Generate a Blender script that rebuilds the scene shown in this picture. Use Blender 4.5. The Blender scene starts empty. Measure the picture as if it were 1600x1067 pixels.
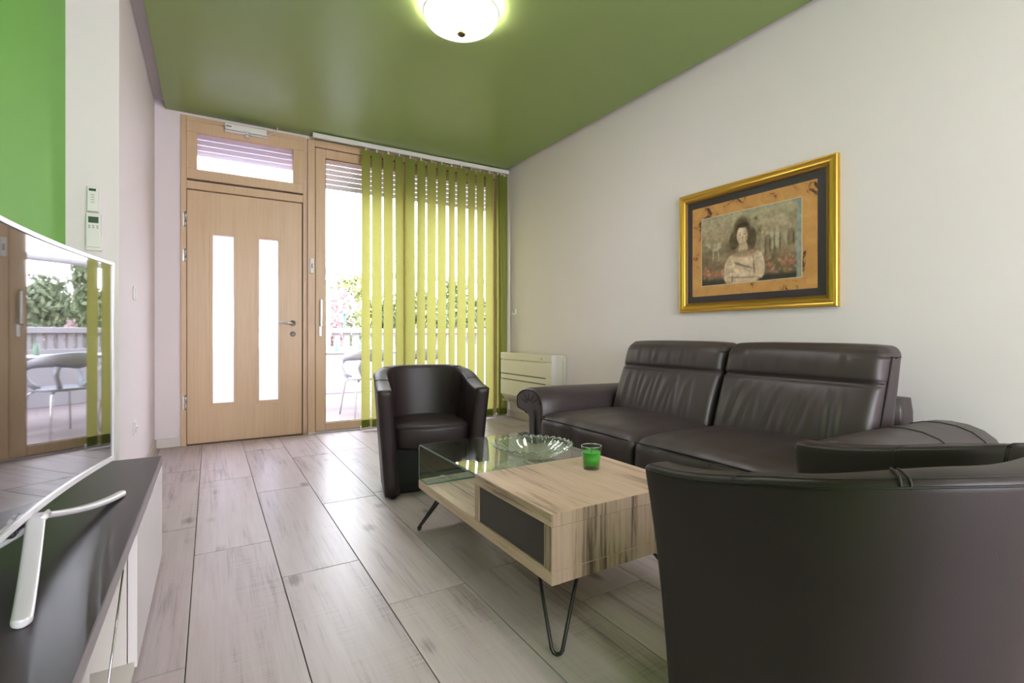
import bpy, bmesh, math, random
from mathutils import Vector, Matrix, noise as mnoise
random.seed(7)
PI = math.pi
R = math.radians
scene = bpy.context.scene
C = scene.collection

# ------------------------------------------------------------------ camera, light, exposure
F_PX, HORIZON, CAM_H = 781.0, 521.0, 0.95
YAW = math.atan((800 - 329) / F_PX)          # the room's long axis vanishes at x = 329
cam_d = bpy.data.cameras.new('camera')
cam = bpy.data.objects.new('camera', cam_d)
C.objects.link(cam)
cam.location = (0, 0, CAM_H)
cam.rotation_euler = (PI / 2, 0, -YAW)
cam_d.sensor_width = 36
cam_d.lens = F_PX / 1600 * 36
cam_d.shift_y = (HORIZON - 533.5) / 1600
cam_d.clip_start = 0.03
cam_d.clip_end = 300
scene.camera = cam

scene.view_settings.view_transform = 'Standard'
scene.view_settings.look = 'None'
scene.view_settings.gamma = 1
scene.view_settings.exposure = 0.58
scene.view_settings.use_curve_mapping = False

world = bpy.data.worlds.new('sky')
scene.world = world
world.use_nodes = True
wn, wl = world.node_tree.nodes, world.node_tree.links
bg = wn['Background']
tc = wn.new('ShaderNodeTexCoord')
sx = wn.new('ShaderNodeSeparateXYZ')
wl.new(tc.outputs['Generated'], sx.inputs[0])
rp = wn.new('ShaderNodeValToRGB')
rp.color_ramp.elements[0].position = 0.0
rp.color_ramp.elements[0].color = (0.98, 0.95, 1.0, 1)
rp.color_ramp.elements[1].position = 0.7
rp.color_ramp.elements[1].color = (0.80, 0.84, 1.0, 1)
wl.new(sx.outputs['Z'], rp.inputs[0])
wl.new(rp.outputs[0], bg.inputs['Color'])
bg.inputs['Strength'].default_value = 10.0

def area_light(name, loc, rot, sx_, sy_, power, color, portal=False):
    d = bpy.data.lights.new(name, 'AREA')
    d.shape = 'RECTANGLE'
    d.size, d.size_y = sx_, sy_
    d.energy = power
    d.color = color
    if portal:
        d.cycles.is_portal = True
    o = bpy.data.objects.new(name, d)
    o.location = loc
    o.rotation_euler = rot
    C.objects.link(o)
    return o
# sky portals in the openings of the front wall, then two unseen fill lights added behind the camera
area_light('portal_balcony', (1.86, 5.40, 1.30), (-PI / 2, 0, 0), 2.2, 2.7, 1, (1, 1, 1), True)
area_light('portal_entrance', (0.28, 5.40, 1.45), (-PI / 2, 0, 0), 0.95, 2.7, 1, (1, 1, 1), True)
area_light('rear_wall_fill', (1.2, -2.42, 1.55), (PI / 2, 0, 0), 2.6, 1.7, 1.5, (1.0, 0.90, 1.0))  # added fill set in the rear wall opening
area_light('rear_overhead_fill', (1.45, -0.6, 2.76), (0, 0, 0), 0.5, 0.5, 7, (1.0, 0.86, 1.0))  # added overhead fill, not a fixture of the room

LAMP = 95.0        # radiance of the ceiling lamp's shade beside its bulbs
# ------------------------------------------------------------------ materials
MATS = {}
def new_mat(name):
    m = bpy.data.materials.new(name)
    m.use_nodes = True
    MATS[name] = m
    n, l = m.node_tree.nodes, m.node_tree.links
    return m, n, l, n['Principled BSDF']

def simple(name, col, rough=0.5, metal=0.0, spec=0.5, bump=None, var=0.0, vscale=6.0, coat=0.0):
    m, n, l, b = new_mat(name)
    b.inputs['Base Color'].default_value = (*col, 1)
    b.inputs['Roughness'].default_value = rough
    b.inputs['Metallic'].default_value = metal
    b.inputs['Specular IOR Level'].default_value = spec
    b.inputs['Coat Weight'].default_value = coat
    t = n.new('ShaderNodeTexCoord')
    if var:
        nz = n.new('ShaderNodeTexNoise')
        nz.inputs['Scale'].default_value = vscale
        nz.inputs['Detail'].default_value = 5
        l.new(t.outputs['Object'], nz.inputs['Vector'])
        mx = n.new('ShaderNodeMix'); mx.data_type = 'RGBA'
        mx.inputs[6].default_value = (*[c * (1 - var) for c in col], 1)
        mx.inputs[7].default_value = (*[min(1, c * (1 + var)) for c in col], 1)
        l.new(nz.outputs['Fac'], mx.inputs[0])
        l.new(mx.outputs[2], b.inputs['Base Color'])
    if bump:
        nz = n.new('ShaderNodeTexNoise')
        nz.inputs['Scale'].default_value = bump[0]
        nz.inputs['Detail'].default_value = 4
        l.new(t.outputs['Object'], nz.inputs['Vector'])
        bp = n.new('ShaderNodeBump')
        bp.inputs['Strength'].default_value = bump[1]
        bp.inputs['Distance'].default_value = 0.002
        l.new(nz.outputs['Fac'], bp.inputs['Height'])
        l.new(bp.outputs[0], b.inputs['Normal'])
    return m

def wood(name, stops, axis, rough=0.45, scale=1.0, streak=0.5, lo=0.30, rand=False, saw=0.0, spec=0.5, knots=False, bump=0.12):
    """grain along the object axis `axis`; stops = three colours dark, mid, light"""
    m, n, l, b = new_mat(name)
    b.inputs['Roughness'].default_value = rough
    b.inputs['Specular IOR Level'].default_value = spec
    t = n.new('ShaderNodeTexCoord')
    vec = t.outputs['Object']
    if rand:
        oi = n.new('ShaderNodeObjectInfo')
        vm = n.new('ShaderNodeVectorMath'); vm.operation = 'SCALE'
        cx = n.new('ShaderNodeCombineXYZ')
        for k in range(3):
            l.new(oi.outputs['Random'], cx.inputs[k])
        l.new(cx.outputs[0], vm.inputs[0]); vm.inputs['Scale'].default_value = 37.0
        va = n.new('ShaderNodeVectorMath'); va.operation = 'ADD'
        l.new(vec, va.inputs[0]); l.new(vm.outputs[0], va.inputs[1])
        vec = va.outputs[0]
    mp = n.new('ShaderNodeMapping')
    s = [9.0 * scale] * 3
    s[axis] = 0.9 * scale
    mp.inputs['Scale'].default_value = s
    l.new(vec, mp.inputs['Vector'])
    n1 = n.new('ShaderNodeTexNoise')
    n1.inputs['Scale'].default_value = 1.2; n1.inputs['Detail'].default_value = 8; n1.inputs['Roughness'].default_value = 0.62
    n1.inputs['Distortion'].default_value = 0.6
    l.new(mp.outputs[0], n1.inputs['Vector'])
    mp2 = n.new('ShaderNodeMapping')
    s2 = [70.0 * scale] * 3
    s2[axis] = 2.2 * scale
    mp2.inputs['Scale'].default_value = s2
    l.new(vec, mp2.inputs['Vector'])
    n2 = n.new('ShaderNodeTexNoise')
    n2.inputs['Scale'].default_value = 1.0; n2.inputs['Detail'].default_value = 6; n2.inputs['Roughness'].default_value = 0.7
    l.new(mp2.outputs[0], n2.inputs['Vector'])
    mx = n.new('ShaderNodeMix'); mx.data_type = 'FLOAT'
    mx.inputs[0].default_value = streak
    l.new(n1.outputs['Fac'], mx.inputs[2]); l.new(n2.outputs['Fac'], mx.inputs[3])
    fac = mx.outputs[0]
    if saw:
        wv = n.new('ShaderNodeTexNoise')
        mp3 = n.new('ShaderNodeMapping')
        s3 = [3.0] * 3
        s3[axis] = 110.0
        mp3.inputs['Scale'].default_value = s3
        l.new(vec, mp3.inputs['Vector']); l.new(mp3.outputs[0], wv.inputs['Vector'])
        wv.inputs['Scale'].default_value = 1.0; wv.inputs['Detail'].default_value = 3
        n4 = n.new('ShaderNodeTexNoise'); n4.inputs['Scale'].default_value = 3.0
        l.new(vec, n4.inputs['Vector'])
        rm = n.new('ShaderNodeMapRange')
        rm.inputs['From Min'].default_value = 0.45; rm.inputs['From Max'].default_value = 0.7
        l.new(n4.outputs['Fac'], rm.inputs['Value'])
        mu = n.new('ShaderNodeMath'); mu.operation = 'MULTIPLY'; mu.inputs[1].default_value = saw
        l.new(rm.outputs[0], mu.inputs[0])
        m5 = n.new('ShaderNodeMix'); m5.data_type = 'FLOAT'
        l.new(mu.outputs[0], m5.inputs[0]); l.new(fac, m5.inputs[2]); l.new(wv.outputs['Fac'], m5.inputs[3])
        fac = m5.outputs[0]
    if knots:
        vo = n.new('ShaderNodeTexVoronoi')
        mp4 = n.new('ShaderNodeMapping')
        s4 = [4.2] * 3
        s4[axis] = 2.2
        mp4.inputs['Scale'].default_value = s4
        l.new(vec, mp4.inputs['Vector']); l.new(mp4.outputs[0], vo.inputs['Vector'])
        vo.inputs['Scale'].default_value = 1.0
        rk = n.new('ShaderNodeMapRange')
        rk.inputs['From Min'].default_value = 0.02; rk.inputs['From Max'].default_value = 0.16
        rk.inputs['To Min'].default_value = 0.45; rk.inputs['To Max'].default_value = 0.0
        l.new(vo.outputs['Distance'], rk.inputs['Value'])
        sb = n.new('ShaderNodeMath'); sb.operation = 'SUBTRACT'
        mk = n.new('ShaderNodeMath'); mk.operation = 'MULTIPLY'
        l.new(rk.outputs[0], mk.inputs[0]); l.new(n1.outputs['Fac'], mk.inputs[1])
        l.new(fac, sb.inputs[0]); l.new(mk.outputs[0], sb.inputs[1])
        fac = sb.outputs[0]
    cr = n.new('ShaderNodeValToRGB')
    e = cr.color_ramp.elements
    e[0].position = lo; e[0].color = (*stops[0], 1)
    e[1].position = 0.72; e[1].color = (*stops[2], 1)
    k = e.new(0.48); k.color = (*stops[1], 1)
    l.new(fac, cr.inputs[0])
    colout = cr.outputs[0]
    if rand:
        hs = n.new('ShaderNodeHueSaturation')
        rr = n.new('ShaderNodeMapRange')
        rr.inputs['To Min'].default_value = 0.90; rr.inputs['To Max'].default_value = 1.08
        l.new(oi.outputs['Random'], rr.inputs['Value'])
        l.new(rr.outputs[0], hs.inputs['Value'])
        l.new(colout, hs.inputs['Color'])
        colout = hs.outputs[0]
    l.new(colout, b.inputs['Base Color'])
    bp = n.new('ShaderNodeBump')
    bp.inputs['Strength'].default_value = bump; bp.inputs['Distance'].default_value = 0.002
    l.new(fac, bp.inputs['Height']); l.new(bp.outputs[0], b.inputs['Normal'])
    return m

def leather(name, col, rough=0.40, spec=0.5):
    m, n, l, b = new_mat(name)
    t = n.new('ShaderNodeTexCoord')
    b.inputs['Specular IOR Level'].default_value = spec
    vo = n.new('ShaderNodeTexVoronoi'); vo.inputs['Scale'].default_value = 330
    l.new(t.outputs['Object'], vo.inputs['Vector'])
    nz = n.new('ShaderNodeTexNoise'); nz.inputs['Scale'].default_value = 9; nz.inputs['Detail'].default_value = 6
    l.new(t.outputs['Object'], nz.inputs['Vector'])
    rr = n.new('ShaderNodeMapRange')
    rr.inputs['To Min'].default_value = rough - 0.06; rr.inputs['To Max'].default_value = rough + 0.08
    l.new(nz.outputs['Fac'], rr.inputs['Value']); l.new(rr.outputs[0], b.inputs['Roughness'])
    mx = n.new('ShaderNodeMix'); mx.data_type = 'RGBA'
    mx.inputs[6].default_value = (*[c * 0.82 for c in col], 1)
    mx.inputs[7].default_value = (*[c * 1.2 for c in col], 1)
    l.new(nz.outputs['Fac'], mx.inputs[0]); l.new(mx.outputs[2], b.inputs['Base Color'])
    bp = n.new('ShaderNodeBump'); bp.inputs['Strength'].default_value = 0.10; bp.inputs['Distance'].default_value = 0.001
    l.new(vo.outputs['Distance'], bp.inputs['Height'])
    bp2 = n.new('ShaderNodeBump'); bp2.inputs['Strength'].default_value = 0.10; bp2.inputs['Distance'].default_value = 0.004
    l.new(nz.outputs['Fac'], bp2.inputs['Height']); l.new(bp.outputs[0], bp2.inputs['Normal'])
    l.new(bp2.outputs[0], b.inputs['Normal'])
    return m

def thin_glass(name, tint, refl=1.0, ior=1.5, rough=0.0):
    """clear pane: transparent with a fresnel reflection, lets light through"""
    m, n, l, b = new_mat(name)
    n.remove(b)
    out = n['Material Output']
    tr = n.new('ShaderNodeBsdfTransparent'); tr.inputs[0].default_value = (*tint, 1)
    gl = n.new('ShaderNodeBsdfGlossy'); gl.inputs['Roughness'].default_value = rough
    gl.inputs[0].default_value = (refl, refl, refl, 1)
    lw = n.new('ShaderNodeLayerWeight'); lw.inputs['Blend'].default_value = 0.5
    pw = n.new('ShaderNodeMath'); pw.operation = 'POWER'; pw.inputs[1].default_value = 5.0
    l.new(lw.outputs['Facing'], pw.inputs[0])
    f0 = ((ior - 1) / (ior + 1)) ** 2
    fr = n.new('ShaderNodeMath'); fr.operation = 'MULTIPLY_ADD'; fr.inputs[1].default_value = 1 - f0; fr.inputs[2].default_value = f0
    l.new(pw.outputs[0], fr.inputs[0])
    mx = n.new('ShaderNodeMixShader')
    l.new(fr.outputs[0], mx.inputs[0]); l.new(tr.outputs[0], mx.inputs[1]); l.new(gl.outputs[0], mx.inputs[2])
    l.new(mx.outputs[0], out.inputs[0])
    return m

def translucent(name, tcol, dcol, weight, gloss=0.0, weave=0.0, noise_amt=0.0):
    m, n, l, b = new_mat(name)
    out = n['Material Output']
    b.inputs['Base Color'].default_value = (*dcol, 1)
    b.inputs['Roughness'].default_value = 0.75 if not gloss else gloss
    ts = n.new('ShaderNodeBsdfTranslucent'); ts.inputs[0].default_value = (*tcol, 1)
    mx = n.new('ShaderNodeMixShader'); mx.inputs[0].default_value = weight
    l.new(b.outputs[0], mx.inputs[1]); l.new(ts.outputs[0], mx.inputs[2])
    l.new(mx.outputs[0], out.inputs[0])
    if weave:
        t = n.new('ShaderNodeTexCoord')
        mp = n.new('ShaderNodeMapping'); mp.inputs['Scale'].default_value = (14, 14, 160)
        l.new(t.outputs['Object'], mp.inputs['Vector'])
        nz = n.new('ShaderNodeTexNoise'); nz.inputs['Scale'].default_value = 1; nz.inputs['Detail'].default_value = 4
        l.new(mp.outputs[0], nz.inputs['Vector'])
        cm = n.new('ShaderNodeMix'); cm.data_type = 'RGBA'
        cm.inputs[6].default_value = (*[c * (1 - weave) for c in tcol], 1)
        cm.inputs[7].default_value = (*[min(1, c * (1 + weave)) for c in tcol], 1)
        l.new(nz.outputs['Fac'], cm.inputs[0]); l.new(cm.outputs[2], ts.inputs[0])
    return m

def frosted(name):
    """satin glass: rough transmission"""
    m, n, l, b = new_mat(name)
    out = n['Material Output']
    n.remove(b)
    ts = n.new('ShaderNodeBsdfTranslucent'); ts.inputs[0].default_value = (0.62, 0.60, 0.70, 1)
    rf = n.new('ShaderNodeBsdfRefraction'); rf.inputs['Roughness'].default_value = 0.42; rf.inputs['IOR'].default_value = 1.02
    rf.inputs[0].default_value = (0.90, 0.90, 0.96, 1)
    gl = n.new('ShaderNodeBsdfGlossy'); gl.inputs['Roughness'].default_value = 0.25
    m1 = n.new('ShaderNodeMixShader'); m1.inputs[0].default_value = 0.6
    l.new(ts.outputs[0], m1.inputs[1]); l.new(rf.outputs[0], m1.inputs[2])
    m2 = n.new('ShaderNodeMixShader'); m2.inputs[0].default_value = 0.05
    l.new(m1.outputs[0], m2.inputs[1]); l.new(gl.outputs[0], m2.inputs[2])
    l.new(m2.outputs[0], out.inputs[0])
    return m

WALL = simple('wall_paint', (0.76, 0.69, 0.71), 0.7, bump=(180, 0.12), var=0.015, vscale=2)
GREENW = simple('green_wall_paint', (0.18, 0.46, 0.075), 0.65, bump=(180, 0.12), var=0.03, vscale=2)
GREENC = simple('green_satin_ceiling', (0.23, 0.312, 0.10), 0.36, bump=(5, 0.05), spec=0.5)
CEILW = simple('white_ceiling_paint', (0.62, 0.57, 0.58), 0.75)
TILE = wood('wood_look_tile', lo=0.33, stops=((0.215, 0.165, 0.155), (0.465, 0.392, 0.385), (0.575, 0.49, 0.485)), axis=1, rough=0.36, scale=1.0, streak=0.45, rand=True, saw=0.28, spec=0.5, knots=True, bump=0.05)
GROUT = simple('dark_grout', (0.10, 0.085, 0.08), 0.8)
BASEB = simple('baseboard_white', (0.66, 0.60, 0.56), 0.45)
DOORW = wood('maple_laminate', ((0.52, 0.345, 0.205), (0.585, 0.405, 0.25), (0.645, 0.465, 0.30)), 2, rough=0.38, scale=0.9, streak=0.6, bump=0.03)
SEALB = simple('brown_seal', (0.07, 0.035, 0.02), 0.6)
STEEL = simple('brushed_steel', (0.55, 0.53, 0.52), 0.32, metal=1.0)
CHROME = simple('chrome', (0.75, 0.75, 0.77), 0.12, metal=1.0)
WHITEP = simple('white_plastic', (0.74, 0.72, 0.69), 0.4)
GREYP = simple('grey_plastic', (0.30, 0.29, 0.28), 0.5)
DARKP = simple('dark_plastic', (0.02, 0.02, 0.022), 0.4)
BLACKM = simple('black_metal', (0.012, 0.010, 0.010), 0.38)
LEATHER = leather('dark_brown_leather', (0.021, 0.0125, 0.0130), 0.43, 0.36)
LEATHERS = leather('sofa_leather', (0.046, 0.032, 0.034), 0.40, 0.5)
STITCH = simple('dark_stitching', (0.010, 0.008, 0.008), 0.7)
LINING = simple('black_lining', (0.008, 0.007, 0.007), 0.8)
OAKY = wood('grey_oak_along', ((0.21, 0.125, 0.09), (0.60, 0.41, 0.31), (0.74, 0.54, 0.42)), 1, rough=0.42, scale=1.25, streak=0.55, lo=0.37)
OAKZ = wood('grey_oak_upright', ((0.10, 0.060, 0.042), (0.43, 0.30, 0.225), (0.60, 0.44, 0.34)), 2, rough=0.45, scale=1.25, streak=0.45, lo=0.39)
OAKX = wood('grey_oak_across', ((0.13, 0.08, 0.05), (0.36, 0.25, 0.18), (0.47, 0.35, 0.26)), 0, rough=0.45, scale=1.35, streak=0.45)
GREYL = simple('dark_grey_lacquer', (0.042, 0.033, 0.031), 0.22, spec=0.3)
TABLEG = thin_glass('table_glass', (0.93, 0.98, 0.955), 1.0, 1.72)
GLASSE = simple('green_glass_edge', (0.11, 0.21, 0.18), 0.06)
CABT = simple('anthracite_laminate', (0.042, 0.033, 0.038), 0.33, spec=0.36, bump=(220, 0.04))
CABE = simple('anthracite_edge', (0.20, 0.165, 0.175), 0.35)
CABW = simple('white_lacquer', (0.70, 0.655, 0.64), 0.18)
CABI = simple('white_melamine', (0.62, 0.58, 0.53), 0.5)
SCREEN = simple('glossy_screen', (0.006, 0.005, 0.007), 0.02, spec=1.0, coat=1.0)
SILVER = simple('silver_plastic', (0.76, 0.74, 0.78), 0.24, metal=0.15)
BLIND = translucent('lime_blind_fabric', (0.250, 0.230, 0.064), (0.25, 0.33, 0.055), 0.60, weave=0.22)
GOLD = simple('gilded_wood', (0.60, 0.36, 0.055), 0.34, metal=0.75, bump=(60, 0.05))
GOLDD = simple('dark_gilt', (0.30, 0.16, 0.03), 0.45, metal=0.5)  # darker gilt for the inner moulding
MATB = simple('charcoal_mat', (0.030, 0.022, 0.024), 0.5)
PGLASS = thin_glass('picture_glass', (1, 1, 1), 0.30, 1.30)
PANE = thin_glass('window_pane', (0.96, 0.97, 0.97), 1.0, 1.5)
FROST = frosted('satin_glass')
SHUT = simple('white_shutter', (0.66, 0.62, 0.70), 0.5)
BOWLG, n_, l_, b_s = new_mat('lit_opal_glass')      # a shade lit from inside by two bulbs
b_s.inputs['Base Color'].default_value = (.8, .76, .74, 1); b_s.inputs['Roughness'].default_value = .15
b_s.inputs['Emission Color'].default_value = (1.0, .91, .98, 1)
t_ = n_.new('ShaderNodeTexCoord'); em_ = None
for sg_ in (-1, 1):
    dd_ = n_.new('ShaderNodeVectorMath'); dd_.operation = 'DISTANCE'
    l_.new(t_.outputs['Object'], dd_.inputs[0]); dd_.inputs[1].default_value = (.085 * sg_, -.051 * sg_, -.135)
    mr_ = n_.new('ShaderNodeMapRange'); mr_.interpolation_type = 'SMOOTHSTEP'
    mr_.inputs['From Min'].default_value = .02; mr_.inputs['From Max'].default_value = .125
    mr_.inputs['To Min'].default_value = LAMP; mr_.inputs['To Max'].default_value = .62
    l_.new(dd_.outputs['Value'], mr_.inputs['Value'])
    if em_ is None: em_ = mr_.outputs[0]
    else:
        mm_ = n_.new('ShaderNodeMath'); mm_.operation = 'MAXIMUM'
        l_.new(em_, mm_.inputs[0]); l_.new(mr_.outputs[0], mm_.inputs[1]); em_ = mm_.outputs[0]
l_.new(em_, b_s.inputs['Emission Strength'])
BRONZE = simple('antique_brass', (0.13, 0.10, 0.04), 0.4, metal=0.8)
DISHG = thin_glass('pressed_glass', (0.90, 0.96, 0.93), 1.0, 1.75, rough=0.05)
TUMBG = thin_glass('tumbler_glass', (0.94, 0.98, 0.95), 1.0, 1.5)
WAX = simple('green_wax', (0.020, 0.36, 0.008), 0.4)
ACW = simple('ac_casing', (0.70, 0.66, 0.58), 0.4)
LCD = simple('lcd_grey', (0.05, 0.085, 0.05), 0.2)
TERR = simple('terrace_tile', (0.23, 0.185, 0.18), 0.7, var=0.06)
RAILW = simple('railing_white', (0.37, 0.35, 0.36), 0.55)
CHAIRW = simple('white_moulded_plastic', (0.31, 0.32, 0.355), 0.3)
BARK = simple('bark', (0.13, 0.09, 0.07), 0.9, var=0.3)
LEAF1 = simple('pine_leaf', (0.13, 0.16, 0.085), 0.7, var=0.4)
LEAF2 = simple('olive_leaf', (0.24, 0.27, 0.10), 0.7, var=0.4)
LEAF3 = simple('pink_blossom', (0.40, 0.29, 0.29), 0.7, var=0.3)
SOIL = simple('garden_soil', (0.26, 0.21, 0.16), 0.9, var=0.3)
TEAL = simple('teal_metal', (0.05, 0.22, 0.24), 0.4)
REDP = simple('red_fabric', (0.35, 0.04, 0.07), 0.7)

# ------------------------------------------------------------------ mesh helpers
class MB:
    def __init__(self):
        self.v, self.f, self.s, self.mi = [], [], [], []
    def add(self, vs, fs, smooth=False, mi=0):
        o = len(self.v)
        self.v += [tuple(p) for p in vs]
        self.f += [tuple(i + o for i in f) for f in fs]
        self.s += [smooth] * len(fs)
        self.mi += [mi] * len(fs)
        return self
    def box(self, x0, x1, y0, y1, z0, z1, bev=0.0, mi=0):
        if x0 > x1: x0, x1 = x1, x0
        if y0 > y1: y0, y1 = y1, y0
        if z0 > z1: z0, z1 = z1, z0
        b = min(bev, (x1 - x0) * .45, (y1 - y0) * .45, (z1 - z0) * .45)
        if b <= 0:
            vs = [(x, y, z) for z in (z0, z1) for y in (y0, y1) for x in (x0, x1)]
            return self.add(vs, [(0, 2, 3, 1), (4, 5, 7, 6), (0, 1, 5, 4), (2, 6, 7, 3), (0, 4, 6, 2), (1, 3, 7, 5)], mi=mi)
        lo, hi = (x0, y0, z0), (x1, y1, z1)
        bm = bmesh.new()
        vs = [bm.verts.new((x, y, z)) for z in (z0, z1) for y in (y0, y1) for x in (x0, x1)]
        for q in [(0, 2, 3, 1), (4, 5, 7, 6), (0, 1, 5, 4), (2, 6, 7, 3), (0, 4, 6, 2), (1, 3, 7, 5)]:
            bm.faces.new([vs[i] for i in q])
        bmesh.ops.bevel(bm, geom=list(bm.edges), offset=b, segments=2, profile=0.5, affect='EDGES')
        bm.verts.index_update()
        self.add([v.co[:] for v in bm.verts], [[v.index for v in f.verts] for f in bm.faces], mi=mi)
        bm.free()
        return self
    def tube(self, pts, r, n=8, caps=True, rs=None, flat=None):
        """swept circle (or ellipse with flat=(w,h)) along pts"""
        pts = [Vector(p) for p in pts]
        rings = []
        up = Vector((0, 0, 1))
        prev = None
        for i, p in enumerate(pts):
            a = pts[max(i - 1, 0)]; b = pts[min(i + 1, len(pts) - 1)]
            t = (b - a).normalized()
            if prev is None:
                ref = up if abs(t.dot(up)) < 0.95 else Vector((1, 0, 0))
                u = t.cross(ref).normalized()
            else:
                u = (prev - t * prev.dot(t)).normalized()
            prev = u
            w = t.cross(u).normalized()
            rr = rs[i] if rs else r
            ww, hh = flat if flat else (rr, rr)
            rings.append([p + u * (ww * math.cos(2 * PI * k / n)) + w * (hh * math.sin(2 * PI * k / n)) for k in range(n)])
        vs = [q for ring in rings for q in ring]
        fs = []
        for i in range(len(rings) - 1):
            for k in range(n):
                fs.append((i * n + k, i * n + (k + 1) % n, (i + 1) * n + (k + 1) % n, (i + 1) * n + k))
        if caps:
            fs.append(tuple(reversed(range(n))))
            fs.append(tuple((len(rings) - 1) * n + k for k in range(n)))
        return self.add(vs, fs, True)
    def lathe(self, prof, cx=0, cy=0, cz=0, n=32, mod=None, close=False):
        vs, fs = [], []
        for j, (r, z) in enumerate(prof):
            for k in range(n):
                a = 2 * PI * k / n
                rr = r * (mod(a, j) if mod else 1)
                vs.append((cx + rr * math.cos(a), cy + rr * math.sin(a), cz + z))
        m = len(prof)
        for j in range(m - 1 if not close else m):
            j2 = (j + 1) % m
            for k in range(n):
                fs.append((j * n + k, j * n + (k + 1) % n, j2 * n + (k + 1) % n, j2 * n + k))
        if not close:
            if prof[0][0] > 1e-4: fs.append(tuple(reversed(range(n))))
            if prof[-1][0] > 1e-4: fs.append(tuple((m - 1) * n + k for k in range(n)))
        return self.add(vs, fs, True)
    def grid(self, rows, smooth=True, mi=0, closed=False):
        nr, nc = len(rows), len(rows[0])
        vs = [p for r in rows for p in r]
        fs = []
        for i in range(nr - 1):
            for k in range(nc if closed else nc - 1):
                k2 = (k + 1) % nc
                fs.append((i * nc + k, i * nc + k2, (i + 1) * nc + k2, (i + 1) * nc + k))
        return self.add(vs, fs, smooth, mi)
    def prism(self, outline, axis, a, b, smooth=False, mi=0):
        """outline of 2-D points in the two other axes, extruded from a to b along axis"""
        def p3(p, t):
            q = [p[0], p[1]]; q.insert(axis, t); return tuple(q)
        n = len(outline)
        vs = [p3(p, a) for p in outline] + [p3(p, b) for p in outline]
        fs = [(i, (i + 1) % n, n + (i + 1) % n, n + i) for i in range(n)]
        self.add(vs, fs, smooth, mi)
        self.add([p3(p, a) for p in outline], [tuple(reversed(range(n)))], False, mi)
        return self.add([p3(p, b) for p in outline], [tuple(range(n))], False, mi)
    def rounded(self, c, half, r, n=12, fn=None):
        """rounded box, each face an n x n grid, then bent by fn(unit coords, point)"""
        hx, hy, hz = half
        inner = (max(hx - r, 0), max(hy - r, 0), max(hz - r, 0))
        nn = n if isinstance(n, (tuple, list)) else (n, n, n)
        for ax in range(3):
            for sg in (-1, 1):
                o1, o2 = [k for k in range(3) if k != ax]
                rows = []
                for i in range(nn[o1] + 1):
                    row = []
                    for j in range(nn[o2] + 1):
                        u = [0, 0, 0]
                        u[ax] = sg
                        u[o1] = math.sin((i / nn[o1] * 2 - 1) * PI / 2) * .35 + (i / nn[o1] * 2 - 1) * .65
                        u[o2] = math.sin((j / nn[o2] * 2 - 1) * PI / 2) * .35 + (j / nn[o2] * 2 - 1) * .65
                        p = Vector((u[0] * hx, u[1] * hy, u[2] * hz))
                        q = Vector([max(-inner[k], min(inner[k], p[k])) for k in range(3)])
                        d = p - q
                        if d.length > 1e-9: p = q + d.normalized() * r
                        if fn: p = Vector(fn(u, p))
                        row.append((p.x + c[0], p.y + c[1], p.z + c[2]))
                    rows.append(row)
                self.grid(rows)
        return self
    def pillow(self, outline, z0, z1, r, crown=0.0, rings=5):
        """upright slab of any outline with rounded edges and a crowned top"""
        cx = sum(p[0] for p in outline) / len(outline); cy = sum(p[1] for p in outline) / len(outline)
        def ring(ins, z, dome=0):
            out = []
            for x, y in outline:
                d = math.hypot(x - cx, y - cy)
                k = max(0, 1 - ins / d)
                out.append((cx + (x - cx) * k, cy + (y - cy) * k, z))
            return out
        rows = [ring(r, z0)]
        for i in range(rings + 1):
            a = PI / 2 * i / rings
            rows.append(ring(r * (1 - math.sin(a)), z0 + r * (1 - math.cos(a))))
        for i in range(rings + 1):
            a = PI / 2 * i / rings
            rows.append(ring(r * (1 - math.cos(a)), z1 - r * (1 - math.sin(a))))
        base = ring(r, z1)
        for k in range(1, 7):
            f = 1 - k / 6.5
            rows.append([(cx + (p[0] - cx) * f, cy + (p[1] - cy) * f, z1 + crown * (1 - f * f)) for p in base])
        self.grid(rows, True, closed=True)
        n = len(outline)
        self.add(rows[-1], [tuple(range(n))], True)
        return self.add(rows[0], [tuple(reversed(range(n)))], False)
    def mesh(self, name, mats, M=None, weld=True):
        me = bpy.data.meshes.new(name)
        vs = self.v
        if M is not None:
            vs = [tuple(M @ Vector(p)) for p in vs]
        me.from_pydata(vs, [], self.f)
        me.polygons.foreach_set('use_smooth', self.s)
        me.polygons.foreach_set('material_index', self.mi)
        for m in (mats if isinstance(mats, (list, tuple)) else [mats]):
            me.materials.append(m)
        if weld:
            bm = bmesh.new(); bm.from_mesh(me)
            bmesh.ops.remove_doubles(bm, verts=bm.verts, dist=1e-5)
            bmesh.ops.recalc_face_normals(bm, faces=bm.faces)
            bm.to_mesh(me); bm.free()
        me.update()
        return me

def put(name, mb, mats, parent=None, world_space=True, weld=True, label=None):
    """one mesh object; the shape is given in world space, or (world_space=False) in its thing's own space"""
    M = None
    root = parent
    while root is not None and root.parent is not None: root = root.parent
    if root is not None and world_space:
        M = Matrix.LocRotScale(root.location, root.rotation_euler, None).inverted()
    o = bpy.data.objects.new(name, mb.mesh(name, mats, M, weld))
    C.objects.link(o)
    if parent is not None: o.parent = parent
    if label: o['label'] = label
    if name == 'seam': o['kind'] = 'stuff'
    return o

def thing(name, label, cat, loc=(0, 0, 0), rz=0.0, group=None, kind=None):
    o = bpy.data.objects.new(name, None)
    o.empty_display_size = 0.1
    C.objects.link(o)
    o.location = loc; o.rotation_euler = (0, 0, rz)
    o['label'] = label; o['category'] = cat
    if group: o['group'] = group
    if kind: o['kind'] = kind
    return o

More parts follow.
